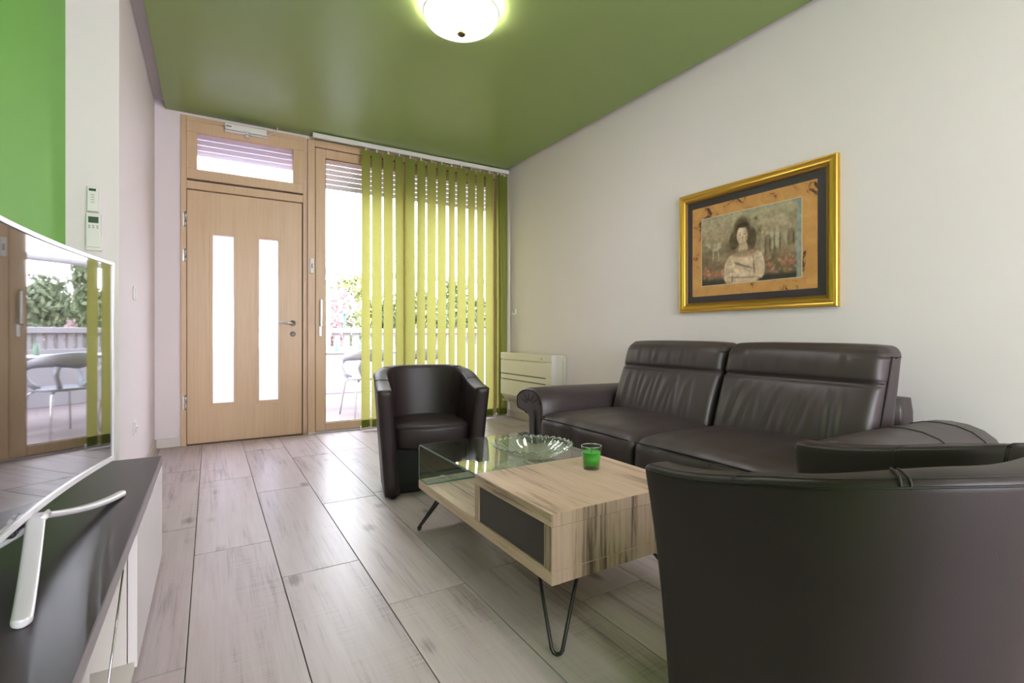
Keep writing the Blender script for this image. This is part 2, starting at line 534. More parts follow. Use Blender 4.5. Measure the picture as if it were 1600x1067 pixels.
def tag(o, label, cat=None, group=None, kind=None):
    o['label'] = label
    if cat: o['category'] = cat
    if group: o['group'] = group
    if kind: o['kind'] = kind
    return o

def struct(name, mb, m, label, parent=None):
    o = put(name, mb, m, parent)
    o['kind'] = 'structure'
    if parent is None: o['label'] = label
    return o

def copy_tree(o, parent=None):
    c = o.copy(); C.objects.link(c)
    if parent is not None: c.parent = parent
    for ch in [k for k in bpy.data.objects if k.parent == o]:
        copy_tree(ch, c)
    return c

def B(*a, **k): return MB().box(*a, **k)

# ------------------------------------------------------------------ the room
XL, XG, XR = -0.395, -0.60, 2.95        # white left wall, green wall, right wall
YB, YP, YR = 5.05, 3.18, -2.5           # front (door) wall, pier, rear wall
ZC, ZS = 2.82, 2.885                    # green ceiling panel, slab above it

fl = struct('floor', B(XG - .1, XR + .1, YR - .1, YB + .12, -0.12, -0.006), GROUT, 'floor of large grey wood-look planks')
PW, PL = 0.2975, 1.208
x0s = -0.0608
col = 0
offs = {0: 2.535, -1: 1.70, 1: 2.129, 2: 2.931}
k = -2
while True:
    xa = x0s + PW * k
    if xa > XR: break
    off = offs.get(k, 1.70 + (0.83 * k) % PL)
    y = off - PL * 6
    while y < YB:
        ya, yb = max(y, YR), min(y + PL, YB + 0.03)
        xb0, xb1 = max(xa, XG), min(xa + PW, XR)
        if yb - ya > 0.02 and xb1 - xb0 > 0.02:
            g = 0.0016
            put('plank', B(xb0 + g, xb1 - g, ya + .0026, yb - .0026, -0.010, 0.0, bev=0.0012), TILE, fl)
        y += PL
    k += 1

struct('wall_right', B(XR, XR + .15, YR - .15, YB + .3, -.1, 3.0), WALL, 'pale grey wall behind the sofa')
struct('wall_left', B(XL - .15, XL, YP + .0, YB + .3, -.1, 3.0).box(XG - .0, XL - .15, YP, YP + .15, -.1, 3.0), WALL, 'white wall and pier left of the entrance door')
struct('wall_left_green', B(XG - .15, XG, YR - .15, YP + .15, -.1, 3.0), GREENW, 'bright green wall behind the television')
wf = MB()
wf.box(XL, -0.207, YB, YB + .3, -.1, 3.0)
wf.box(-0.207, XR, YB, YB + .3, ZC - .03, 3.0)
struct('wall_front', wf, WALL, 'wall around the entrance and balcony doors')
wb = MB()  # unseen rear wall, its opening added to let light in
wb.box(XG, -.1, YR - .15, YR, -.1, 3.0).box(2.5, XR, YR - .15, YR, -.1, 3.0).box(-.1, 2.5, YR - .15, YR, 2.4, 3.0).box(-.1, 2.5, YR - .15, YR, -.1, .7)
struct('wall_rear', wb, WALL, 'rear wall behind the camera with a wide opening added for light')
struct('ceiling', B(XG - .15, XR + .15, YR - .15, YB + .3, ZS, ZS + .1), CEILW, 'white slab above the green ceiling panel')
struct('trim_1', B(-0.322, XR - .056, YR + .1, YB, ZC, ZC + .03), GREENC, 'green satin ceiling panel hung with a gap along the walls')
bb = MB()
bb.box(XL, -0.195, YB - .014, YB, 0, .075, bev=.004)
bb.box(XL, XL + .014, YP, YB - .014, 0, .075, bev=.004)
struct('baseboard_left', bb, BASEB, 'low white baseboard left of the entrance door')
struct('baseboard_right', B(XR - .014, XR, YR, YB, 0, .075, bev=.004), BASEB, 'low white baseboard under the radiator unit')

# ---- entrance door with transom
d1 = thing('door_1', 'pale wooden entrance door with two tall frosted slots', 'door', (-0.21, YB, 0), kind='structure')
YD = YB - 0.012
fr = MB()
fr.box(-.213, -.174, YD - .02, YB + .10, 0, 2.79, bev=.003)
fr.box(.742, .766, YD - .02, YB + .10, 0, 2.79, bev=.003)
fr.box(-.174, .742, YD - .02, YB + .10, 2.75, 2.79, bev=.003)
fr.box(-.174, .742, YD - .018, YB + .10, 2.175, 2.245, bev=.003)
put('frame', fr, DOORW, d1)
put('rebate', B(-.174, .742, YD + .045, YB + .08, 2.15, 2.178).box(.728, .745, YD + .03, YB + .08, 0, 2.17).box(-.178, -.165, YD + .03, YB + .08, 0, 2.17), SEALB, d1)
slots = [(.014, .179), (.371, .535)]
za, zb = .344, 1.808
lf = MB()
xe = [-.170, .014, .179, .371, .535, .734]
lf.box(xe[0], xe[1], YD, YD + .06, .006, 2.168)
lf.box(xe[2], xe[3], YD, YD + .06, .006, 2.168)
lf.box(xe[4], xe[5], YD, YD + .06, .006, 2.168)
for a_, b_ in slots:
    lf.box(a_, b_, YD, YD + .06, .006, za).box(a_, b_, YD, YD + .06, zb, 2.168)
leaf = put('leaf', lf, DOORW, d1)
for a_, b_ in slots:
    bd = MB()
    for q in ((a_ - .022, a_ + .004, za - .022, zb + .022), (b_ - .004, b_ + .022, za - .022, zb + .022), (a_ + .004, b_ - .004, za - .022, za + .004), (a_ + .004, b_ - .004, zb - .004, zb + .022)):
        bd.box(q[0], q[1], YD - .003, YD + .02, q[2], q[3], bev=.002)
    put('glazing_bead', bd, DOORW, leaf)
    put('glass_pane', B(a_ + .001, b_ - .001, YD + .03, YD + .038, za + .001, zb - .001), FROST, leaf)
put('threshold', B(-.21, .77, YD - .005, YB + .1, -.002, .012, bev=.003), SEALB, d1)
for z0, z1 in ((1.848, 1.973), (1.551, 1.664), (.306, .431)):
    hb = MB().tube([(-.180, YD - .022, z0), (-.180, YD - .022, (z0 + z1) / 2 - .003)], .011, 10)
    hb.tube([(-.180, YD - .022, (z0 + z1) / 2 + .003), (-.180, YD - .022, z1)], .011, 10)
    hb.box(-.199, -.182, YD - .024, YD - .018, z0 + .01, z1 - .01)
    put('hinge', hb, STEEL, d1)
hd = MB().tube([(.655, YD - .001, 1.045), (.655, YD - .008, 1.045)], .026, 20)
hd.tube([(.655, YD - .008, 1.045), (.655, YD - .042, 1.045), (.650, YD - .050, 1.045), (.640, YD - .052, 1.045), (.53, YD - .052, 1.048)], .0095, 10)
put('door_handle', hd, STEEL, leaf)
lk = MB().tube([(.655, YD - .001, .945), (.655, YD - .008, .945)], .025, 20)
lk.box(.648, .662, YD - .012, YD - .006, .937, .953, bev=.002)
put('lock', lk, GREYP, leaf)
# transom
w1 = thing('window_1', 'frosted wooden transom window above the entrance door', 'window', (0.28, YB, 2.25), kind='structure')
ts = MB()
ts.box(-.174, .742, YD - .035, YD + .045, 2.655, 2.745, bev=.003).box(-.174, .742, YD - .035, YD + .045, 2.258, 2.342, bev=.003)
ts.box(-.174, -.098, YD - .034, YD + .045, 2.342, 2.655, bev=.003).box(.654, .742, YD - .034, YD + .045, 2.342, 2.655, bev=.003)
put('sash', ts, DOORW, w1)
put('glass_pane', B(-.1, .656, YD + .01, YD + .018, 2.34, 2.657), FROST, w1)
put('seal', B(-.170, .738, YD - .018, YD + .02, 2.249, 2.2575), SEALB, w1)
# chain opener
op = thing('window_opener', 'white chain opener box above the frosted transom window', 'window opener', (.27, YD - .05, 2.70))
put('body', B(.105, .430, YD - .085, YD - .037, 2.712, 2.765, bev=.006), WHITEP, op)
put('rail', B(.105, .445, YD - .080, YD - .037, 2.698, 2.706, bev=.002), SILVER, op)
br = B(.262, .292, YD - .092, YD - .037, 2.672, 2.718, bev=.004)
br.tube([(.265, YD - .094, 2.688), (.289, YD - .094, 2.688)], .007, 8)
put('bracket', br, STEEL, op)
put('vent', B(.115, .155, YD - .0865, YD - .08, 2.735, 2.742), DARKP, op)
put('cable', MB().tube([(.430, YD - .06, 2.73), (.47, YD - .055, 2.745), (.50, YD - .05, 2.765), (.52, YD - .05, 2.79), (.52, YD - .05, 2.82)], .004, 6), WHITEP, op)

# small strip between the two frames, its pink painted for light leaking through
struct('trim_2', B(.766, .783, YB - .005, YB + .2, 0, 2.79), simple('pink_light_leak', (.70, .52, .44), .7), 'narrow strip between the two wooden door frames')

# ---- balcony door
d2 = thing('door_2', 'pale wooden glazed balcony door left of the green blinds', 'door', (1.86, YB, 0), kind='structure')
f2 = MB()
f2.box(.783, .848, YD - .02, YB + .10, 0, 2.79, bev=.003)
f2.box(2.80, XR, YD - .02, YB + .10, 0, 2.79, bev=.003)
f2.box(.848, 2.80, YD - .02, YB + .10, 2.722, 2.79, bev=.003)
put('frame', f2, DOORW, d2)
put('threshold', B(.783, XR, YD - .03, YB + .10, -.002, .016, bev=.003), STEEL, d2)
put('seal', B(.846, .853, YD - .001, YD + .05, .02, 2.722).box(.85, 2.8, YD - .001, YD + .05, 2.716, 2.724), SEALB, d2)
sash_label = ['hinged glazed sash with a lever handle', None]
for i, (xa, xb) in enumerate(((.853, 1.700), (1.706, 2.797))):
    s = MB()
    sl = .091 if i == 0 else .035
    sr = .035
    s.box(xa, xa + sl, YD - .012, YD + .05, .02, 2.715, bev=.004).box(xb - sr, xb, YD - .012, YD + .05, .02, 2.715, bev=.004)
    s.box(xa + sl, xb - sr, YD - .012, YD + .05, .02, .094, bev=.004).box(xa + sl, xb - sr, YD - .012, YD + .05, 2.632, 2.715, bev=.004)
    so = put('sash', s, DOORW, d2, label=sash_label[i])
    put('glass_pane', B(xa + sl - .002, xb - sr + .002, YD + .012, YD + .016, .092, 2.634), PANE, so)
    bead = MB()
    x2, x3 = xa + sl, xb - sr
    for q in ((x2 - .001, x2 + .005, .094, 2.632), (x3 - .005, x3 + .001, .094, 2.632), (x2, x3, .093, .099), (x2, x3, 2.627, 2.633)):
        bead.box(q[0], q[1], YD - .002, YD + .012, q[2], q[3])
    put('seal', bead, SEALB, so)
    if i == 0:
        h = B(.884, .908, YD - .020, YD - .012, .925, 1.06, bev=.003)
        h.tube([(.896, YD - .02, 1.03), (.896, YD - .052, 1.03)], .009, 10)
        h.box(.886, .908, YD - .066, YD - .050, 1.015, 1.275, bev=.006)
        put('door_handle', h, STEEL, so)
# roller shutters, partly down, outside the glass
for nm, xa, xb, zlow, lab in (('roller_shutter', .86, 2.86, 2.40, 'white roller shutter partly lowered outside the balcony door'),
                              ('roller_shutter', -.2, .76, 2.53, 'white roller shutter partly lowered outside the transom window')):
    t = thing(nm, lab, 'shutter', ((xa + xb) / 2, YB + .2, zlow))
    z = zlow
    while z < 2.73:
        put('slat', B(xa, xb, YB + .195, YB + .209, z, z + .047, bev=.005), SHUT, t)
        z += .0495

# frame keypad (remote shutter switch)
kp = thing('shutter_remote', 'narrow white remote on the wooden post between the doors', 'remote', (.817, YD - .02, 1.52))
put('body', B(.800, .836, YD - .037, YD - .020, 1.515, 1.66, bev=.007), WHITEP, kp)
for q in range(3):
    put('button', MB().tube([(.818, YD - .037, 1.57 + q * .016), (.818, YD - .0395, 1.57 + q * .016)], .0055, 10), DARKP, kp)

# ------------------------------------------------------------------ vertical blinds
YV = 4.93
vb = thing('vertical_blind', 'lime green vertical slat blind covering the balcony door', 'blind', (1.86, YV, 0))
rail = MB()
rail.box(.818, 2.92, YV - .022, YV + .022, 2.775, 2.812, bev=.004)
rail.box(.818, 2.92, YV - .026, YV - .019, 2.768, 2.784, bev=.002)
put('headrail', rail, WHITEP, vb)
put('end_cap', B(.812, .818, YV - .026, YV + .026, 2.766, 2.814, bev=.002), WHITEP, vb)
gaps = [1.249, 1.354, 1.466, 1.584, 1.693, 1.814, 1.93, 2.044, 2.163, 2.271, 2.394, 2.511, 2.615, 2.74]
spots = [(gaps[i], gaps[i + 1], R(3 + 17 * ((i * 7 + 3) % 5) / 4), 0) for i in range(len(gaps) - 1)]
spots += [(2.752, 2.815, R(38), .0), (2.785, 2.862, R(18), -.012), (2.825, 2.925, R(10), .012)]
random.seed(3)
for (a_, b_, ang, dy) in spots:
    cx_ = (a_ + b_) / 2
    hw = (b_ - a_) / 2 - .0055
    ca, sa = math.cos(ang), math.sin(ang)
    rows = []
    nz_ = 14
    ph = random.uniform(0, 6)
    for side in (0, 1):
        for i in range(nz_ + 1):
            z = .028 + (2.748 - .028) * i / nz_
            row = []
            for j in range(7):
                u = j / 6 * 2 - 1
                w = hw * u
                taper = 1.0
                bow = .004 * (1 - u * u) + .003 * math.sin(z * 1.7 + ph)
                yy = (bow if side == 0 else bow + .0008)
                row.append((cx_ + w * ca * taper - yy * sa, YV + dy + w * sa + yy * ca, z))
            rows.append(row)
    m = MB()
    m.grid(rows[:nz_ + 1])
    so = put('slat', m, BLIND, vb)
    hem = MB().box(-hw + .004, hw - .004, -.0025, .0025, .032, .105)
    hem.v = [(cx_ + p[0] * ca - (p[1] + .004) * sa, YV + dy + p[0] * sa + (p[1] + .004) * ca, p[2]) for p in hem.v]
    put('hem_weight', hem, BLIND, so)
    cl = MB().box(cx_ - .006, cx_ + .006, YV + dy - .004, YV + dy + .004, 2.742, 2.776)
    put('hook', cl, WHITEP, so)
chn = MB()
for i in range(len(spots) - 1):
    a_, b_ = spots[i], spots[i + 1]
    x1, x2 = a_[1] - .02, b_[0] + .02
    chn.tube([(x1, YV + .006, .036), ((x1 + x2) / 2, YV + .006, .030), (x2, YV + .006, .036)], .002, 5)
for x in (1.252, 2.741, 2.765):
    chn.tube([(x, YV - .01, .005), (x, YV - .01, .055)], .006, 6)
put('bottom_chain', chn, WHITEP, vb)['kind'] = 'stuff'
put('pull_cord', MB().tube([(2.905, YV - .028, 2.76), (2.908, YV - .03, 1.6), (2.905, YV - .03, .62)], .0018, 5), WHITEP, vb)

# ------------------------------------------------------------------ ceiling light
lx, ly = 1.225, 2.59
cl = thing('ceiling_light', 'round opal glass ceiling lamp with a small brass finial', 'ceiling lamp', (lx, ly, ZC))
prof = []
for i in range(15):
    a = PI / 2 * i / 14
    prof.append((.008 + .202 * math.sin(a), -.150 + .090 * (1 - math.cos(a)) ** 1.0))
prof += [(.214, -.052), (.213, -.048), (.207, -.050)]
for i in range(14, -1, -1):
    a = PI / 2 * i / 14
    prof.append((.008 + .197 * math.sin(a), -.145 + .090 * (1 - math.cos(a))))
shade = MB().lathe(prof, lx, ly, ZC, 56, close=True)
put('shade', shade, BOWLG, cl)
put('base_plate', MB().lathe([(.0, 0), (.12, 0), (.125, -.006), (.12, -.016), (.03, -.020), (.0, -.020)], lx, ly, ZC, 40), STEEL, cl)
put('rim', MB().tube([(lx + .2145 * math.cos(2 * PI * k / 48), ly + .2145 * math.sin(2 * PI * k / 48), ZC - .050) for k in range(49)], .0035, 6, caps=False), STEEL, cl)
st = MB().tube([(lx, ly, ZC - .018), (lx, ly, ZC - .150)], .005, 8)
put('stem', st, STEEL, cl)
fin = put('finial', MB().lathe([(.0, -.176), (.016, -.174), (.0245, -.167), (.026, -.158), (.020, -.151), (.0, -.149)], lx, ly, ZC, 24, mod=lambda a, j: 1 + .06 * math.cos(a * 12)), BRONZE, cl)
for sgn in (-1, 1):
    put('bulb', MB().lathe([(.0, -.10), (.018, -.095), (.024, -.075), (.018, -.055), (.010, -.045), (.010, -.02)], lx + .088 * sgn, ly - .053 * sgn, ZC, 16), WHITEP, cl)
    d = bpy.data.lights.new('bulb_light', 'POINT'); d.energy = 0.4; d.color = (1.0, .86, .70); d.shadow_soft_size = .028
    o = bpy.data.objects.new('bulb_light', d); o.location = (lx + .120 * sgn, ly - .072 * sgn, ZC - .082); C.objects.link(o)

# ------------------------------------------------------------------ wall fittings
for (z, lab, ga) in ((1.19, 'white light switch on the white wall left of the door', 'light switch'), (.384, 'white power socket low on the white wall', 'socket')):
    t = thing('light_switch' if z > 1 else 'power_socket', lab, ga, (XL, 3.74, z))
    put('plate', B(XL, XL + .009, 3.70, 3.78, z - .042, z + .042, bev=.004), WHITEP, t)
    if z > 1:
        put('rocker', B(XL + .008, XL + .015, 3.712, 3.768, z - .030, z + .030, bev=.003), WHITEP, t)
    else:
        put('insert', MB().tube([(XL + .008, 3.74, z), (XL + .016, 3.74, z)], .030, 20), WHITEP, t)
        put('contact', MB().tube([(XL + .016, 3.73, z), (XL + .0172, 3.73, z)], .004, 8).tube([(XL + .016, 3.75, z), (XL + .0172, 3.75, z)], .004, 8), DARKP, t)
t = thing('cord_winder', 'small pale blind cord holder on the right wall by the blinds', 'cord holder', (XR, 4.85, 1.19))
put('plate', B(XR - .012, XR, 4.80, 4.835, 1.165, 1.225, bev=.004), WHITEP, t)
put('hook', B(XR - .05, XR - .012, 4.805, 4.83, 1.165, 1.175, bev=.003).box(XR - .05, XR - .042, 4.805, 4.83, 1.165, 1.20, bev=.003), WHITEP, t)

# remotes on the pier
r1 = thing('air_conditioner_remote', 'small white slim remote, upper of two on the pier', 'remote', (-.494, YP, 1.61))
put('body', B(-.517, -.473, YP - .022, YP - .004, 1.548, 1.673, bev=.004), WHITEP, r1)
put('cradle', B(-.520, -.470, YP - .006, YP, 1.545, 1.60, bev=.003), WHITEP, r1)
put('display', B(-.509, -.482, YP - .0235, YP - .021, 1.648, 1.660), LCD, r1)
for q in range(4):
    put('button', B(-.502, -.488, YP - .0228, YP - .021, 1.628 - q * .012, 1.631 - q * .012), GREYP, r1)
r2 = thing('wall_controller', 'larger white remote with grey screen, lower on the pier', 'remote', (-.492, YP, 1.44))
put('body', B(-.521, -.463, YP - .024, YP - .004, 1.372, 1.537, bev=.004), WHITEP, r2)
put('cradle', B(-.524, -.459, YP - .018, YP, 1.357, 1.43, bev=.004), WHITEP, r2)
put('display', B(-.511, -.472, YP - .0255, YP - .023, 1.492, 1.522), LCD, r2)
for xx in (-.507, -.492, -.476):
    for q in range(2):
        put('button', B(xx - .004, xx + .004, YP - .0255, YP - .023, 1.466 + q * .009, 1.471 + q * .009), GREYP, r2)
put('print', B(-.502, -.480, YP - .0188, YP - .017, 1.378, 1.381), GREYP, r2)

# floor-standing fan coil unit on the right wall
ac = thing('fan_coil_unit', 'cream wall-hung heating and cooling unit beside the blinds', 'radiator', (2.87, 4.38, .2))
XA, YA0, YA1 = 2.787, 3.89, 4.87
body = MB()
body.prism([(XA + .012, .28), (XA + .07, .215), (XR, .205), (XR, .735), (XA + .02, .735), (XA + .012, .72)], 1, YA0, YA1)
put('casing', body, ACW, ac)
# front panels with two dark slots between
put('front_panel', B(XA, XA + .014, YA0 + .003, YA1 - .003, .515, .66, bev=.004), ACW, ac)
put('front_panel', B(XA, XA + .014, YA0 + .003, YA1 - .003, .455, .505, bev=.004), ACW, ac)
fp = MB().prism([(XA, .445), (XA, .285), (XA + .06, .214), (XA + .072, .225), (XA + .014, .29), (XA + .014, .445)], 1, YA0 + .003, YA1 - .003)
put('front_panel', fp, ACW, ac)
put('top_panel', B(XA - .002, XR - .01, YA0 - .002, YA1 + .002, .668, .742, bev=.008), ACW, ac)
put('slot', B(XA + .010, XA + .016, YA0 + .12, YA1 - .02, .503, .518).box(XA + .010, XA + .016, YA0 + .12, YA1 - .02, .443, .458), DARKP, ac)
put('end_panel', B(XA + .001, XA + .05, YA0 - .004, YA0 + .1, .455, .742, bev=.006), WHITEP, ac)
put('indicator', MB().tube([(XA - .002, YA0 + .17, .70), (XA - .005, YA0 + .17, .70)], .009, 12), GREYP, ac)
put('back_plate', B(XR - .03, XR, YA0 - .012, YA1 + .01, .22, .725, bev=.004), ACW, ac)
gr = MB()
for i in range(15):
    y = YA0 + .05 + i * .063
    gr.box(XA + .012, XA + .066, y, y + .03, .205, .222)
put('grille', gr, simple('ac_grille', (.42, .38, .27), .6), ac)['kind'] = 'stuff'

# ------------------------------------------------------------------ picture
PY0, PY1, PZ0, PZ1 = 1.415, 2.487, 1.100, 1.938
pc = thing('framed_picture', 'gilt-framed portrait print of a woman above the sofa', 'picture', (XR, (PY0 + PY1) / 2, PZ0))
def frame_ring(y0, y1, z0, z1, prof):
    """mitred frame: prof = list of (inset from the outer edge, height off the wall)"""
    m = MB()
    rows = []
    for ins, h in prof:
        x = XR - h
        rows.append([(x, y0 + ins, z0 + ins), (x, y1 - ins, z0 + ins), (x, y1 - ins, z1 - ins), (x, y0 + ins, z1 - ins)])
    nr = len(rows)
    for i in range(nr - 1):
        for kk in range(4):
            k2 = (kk + 1) % 4
            m.add([rows[i][kk], rows[i][k2], rows[i + 1][k2], rows[i + 1][kk]], [(0, 1, 2, 3)], False)
    return m
put('frame', frame_ring(PY0, PY1, PZ0, PZ1, [(0, 0), (0, .028), (.004, .033), (.010, .034), (.017, .030), (.022, .028), (.030, .031), (.038, .032), (.044, .028), (.050, .021)]), GOLD, pc)
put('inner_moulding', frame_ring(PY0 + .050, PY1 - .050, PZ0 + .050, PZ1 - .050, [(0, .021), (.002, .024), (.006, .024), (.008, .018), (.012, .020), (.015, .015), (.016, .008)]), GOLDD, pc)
put('mat_board', B(XR - .012, XR - .004, PY0 + .06, PY1 - .06, PZ0 + .06, PZ1 - .06), MATB, pc)
# orange mat
mo, n_, l_, b_s = new_mat('ochre_mat')
t_ = n_.new('ShaderNodeTexCoord')
nz1 = n_.new('ShaderNodeTexNoise'); nz1.inputs['Scale'].default_value = 7; nz1.inputs['Detail'].default_value = 7; nz1.inputs['Roughness'].default_value = .7; nz1.inputs['Distortion'].default_value = 1.5
l_.new(t_.outputs['Object'], nz1.inputs['Vector'])
cr_ = n_.new('ShaderNodeValToRGB')
e_ = cr_.color_ramp.elements
e_[0].position = .36; e_[0].color = (.11, .035, .012, 1)
e_[1].position = .62; e_[1].color = (.72, .37, .11, 1)
k_ = e_.new(.405); k_.color = (.60, .28, .08, 1)
l_.new(nz1.outputs['Fac'], cr_.inputs[0]); l_.new(cr_.outputs[0], b_s.inputs['Base Color'])
b_s.inputs['Roughness'].default_value = .6
oy0, oy1, oz0, oz1 = PY0 + .112, PY1 - .106, PZ0 + .108, PZ1 - .112
ay0, ay1, az0, az1 = oy0 + .088, oy1 - .080, oz0 + .072, oz1 - .085
om = MB()
for q in ((oy0, oy1, oz0, az0), (oy0, oy1, az1, oz1), (oy0, ay0, az0, az1), (ay1, oy1, az0, az1)):
    om.box(XR - .015, XR - .012, *q)
put('inner_mat', om, mo, pc)
fil = MB()
for q in ((ay0 - .004, ay1 + .004, az0 - .004, az0), (ay0 - .004, ay1 + .004, az1, az1 + .004), (ay0 - .004, ay0, az0, az1), (ay1, ay1 + .004, az0, az1)):
    fil.box(XR - .0165, XR - .012, *q)
put('fillet', fil, simple('cream_card', (.72, .62, .45), .5), pc)
# the print: a flat sheet, colours per vertex (flat print)
NU, NV = 190, 130
def fbm(x, y, s, o=4, seed=0):
    return mnoise.fractal(Vector((x * s + seed, y * s * .7, seed * 1.3)), 0.9, 2.0, o)
def sm(a, b, x):
    t = max(0, min(1, (x - a) / (b - a))); return t * t * (3 - 2 * t)
def ell(u, v, cu, cv, ru, rv, rot=0, soft=.25):
    du, dv = (u - cu) * 1.48, v - cv
    c_, s_ = math.cos(rot), math.sin(rot)
    a = (du * c_ + dv * s_) / (ru * 1.48); b = (-du * s_ + dv * c_) / rv
    return 1 - sm(1 - soft, 1 + soft, math.hypot(a, b))
def mixc(a, b, t): return tuple(a[i] * (1 - t) + b[i] * t for i in range(3))
def paint(u, v):
    n1 = fbm(u, v, 5, 5, 1); n2 = fbm(u, v, 14, 4, 4); n3 = fbm(u, v, 32, 3, 9)
    c = mixc((.32, .265, .20), (.42, .37, .29), sm(.3, 1.0, v))
    c = mixc(c, (.17, .145, .105), max(0, min(1, .35 + 1.2 * n1)) * .7)
    sky = sm(.80, .92, v + .05 * n1)
    c = mixc(c, (.40, .37, .28), sky * .8)
    tree = sm(.0, .35, .5 * n1 + .6 * n2 + .25 - abs(v - .74) * 3.2 - abs(u - .42) * .9)
    c = mixc(c, (.14, .125, .085), tree * .75)
    meadow = 1 - sm(.26, .42, v + .03 * n2)
    c = mixc(c, (.20, .165, .125), meadow * .8)
    red = sm(.05, .5, n2 + .25) * sm(.05, .16, v) * (1 - sm(.22, .36, v))
    c = mixc(c, (.40, .20, .145), red * .75)
    c = mixc(c, (.48, .40, .31), sm(.25, .6, n3) * sm(.05, .16, v) * (1 - sm(.22, .36, v)) * .5)
    dk = 1 - sm(.04, .115, v + .015 * n2)
    c = mixc(c, (.075, .080, .080), dk * .85)
    # pale horse and companions on the left
    for q in ((.155, .55, .052, .055, 0), (.085, .60, .022, .05, .5), (.13, .44, .007, .09, 0), (.19, .44, .007, .09, .1), (.20, .56, .022, .045, -.4), (.055, .61, .018, .016, 0)):
        c = mixc(c, (.52, .47, .38), ell(u, v, *q) * (.62 + .4 * n2))
    c = mixc(c, (.30, .20, .15), ell(u, v, .205, .655, .012, .045) * .8)
    # standing figures on the right
    for (fx, fb, fh, cl_) in ((.655, .36, .30, (.40, .35, .27)), (.74, .40, .30, (.42, .39, .32)), (.79, .42, .27, (.50, .46, .38)), (.865, .45, .26, (.42, .37, .29)), (.70, .40, .24, (.22, .18, .14)), (.91, .44, .24, (.25, .21, .17))):
        c = mixc(c, cl_, ell(u, v, fx, fb + fh * .42, .026, fh * .45) * .75)
        c = mixc(c, (.13, .11, .085), ell(u, v, fx + .022, fb + fh * .3, .010, fh * .4) * .7)
        c = mixc(c, (.46, .38, .30), ell(u, v, fx - .004, fb + fh * .97, .013, .028) * .8)
    # blue-grey right margin
    c = mixc(c, (.31, .345, .35), sm(.945, .965, u + .004 * n2))
    c = mixc(c, (.31, .345, .35), (1 - sm(.018, .03, 1 - v)) * .6)
    # hair
    hair = max(ell(u, v, .445, .715, .092, .205), ell(u, v, .36, .60, .05, .13), ell(u, v, .545, .60, .045, .15))
    c = mixc(c, (.115, .095, .070), hair * .9)
    c = mixc(c, (.20, .165, .12), hair * max(0, n2 + .2) * .5)
    skin, shade, lite = (.56, .455, .365), (.30, .225, .175), (.66, .56, .47)
    body = 0
    for q in ((.455, .16, .185, .235), (.315, .20, .060, .20, -.18), (.615, .23, .055, .19, .14), (.455, .47, .045, .12), (.455, .34, .16, .085)):
        body = max(body, ell(u, v, *q, soft=.10) if len(q) > 4 else ell(u, v, *q, 0, .10))
    c = mixc(c, skin, body)
    c = mixc(c, shade, body * (ell(u, v, .43, .25, .13, .016, -.35) + ell(u, v, .345, .11, .010, .12, -.1) + ell(u, v, .565, .22, .010, .13, .1) + .5 * ell(u, v, .46, .425, .05, .03)))
    c = mixc(c, lite, body * (.7 * ell(u, v, .50, .285, .07, .05) + .7 * ell(u, v, .625, .30, .03, .08) + .6 * ell(u, v, .40, .17, .15, .028, -.30)))
    c = mixc(c, (.34, .24, .18), ell(u, v, .465, .400, .125, .045, 0, .4) * (.75 + .6 * n3))     # wreath over the shoulders
    # crossed forearm and hand
    c = mixc(c, lite, ell(u, v, .44, .115, .150, .034, -.10, .15) * .8)
    c = mixc(c, lite, ell(u, v, .335, .265, .035, .055, .3, .2) * .7)
    c = mixc(c, shade, ell(u, v, .46, .070, .15, .012, -.06) * .7)
    # face
    face = ell(u, v, .447, .660, .056, .132, 0, .10)
    c = mixc(c, skin, face)
    c = mixc(c, lite, face * (.8 * ell(u, v, .435, .71, .035, .06) + .5 * ell(u, v, .43, .60, .02, .03)))
    c = mixc(c, shade, face * (.55 * ell(u, v, .492, .64, .016, .11) + .4 * ell(u, v, .452, .535, .03, .02)))
    for ex in (.424, .469):
        c = mixc(c, (.12, .09, .07), ell(u, v, ex, .672, .010, .010) * .75)
        c = mixc(c, (.22, .165, .12), ell(u, v, ex, .700, .015, .005) * .55)
    c = mixc(c, shade, ell(u, v, .452, .625, .007, .030) * .6)
    c = mixc(c, (.42, .22, .18), ell(u, v, .448, .577, .015, .010) * .7)
    c = mixc(c, (.105, .085, .065), ell(u, v, .455, .800, .060, .038) * .9)
    g = 1 + .26 * n3 + .20 * n2
    w_ = (1.06, .98, .88)
    return tuple(max(.01, ((x - .27) * 1.35 + .27) * g * w_[i]) for i, x in enumerate(c))
pr_m = MB()
rows, cols = [], []
for j in range(NV + 1):
    v = j / NV
    row = []
    for i in range(NU + 1):
        u = i / NU
        row.append((XR - .0135, ay1 + (ay0 - ay1) * u, az0 + (az1 - az0) * v))
        cols.append(paint(u, v))
    rows.append(row)
pr_m.grid(rows, False)
mp_, n_, l_, b_s = new_mat('portrait_print')
at = n_.new('ShaderNodeVertexColor'); at.layer_name = 'print'
l_.new(at.outputs['Color'], b_s.inputs['Base Color']); b_s.inputs['Roughness'].default_value = .55
po = put('print', pr_m, mp_, pc, weld=False)
ca_ = po.data.color_attributes.new('print', 'FLOAT_COLOR', 'POINT')
for i, c_ in enumerate(cols):
    ca_.data[i].color = (*c_, 1)
put('glass_pane', B(XR - .0205, XR - .0190, PY0 + .058, PY1 - .058, PZ0 + .058, PZ1 - .058), PGLASS, pc)

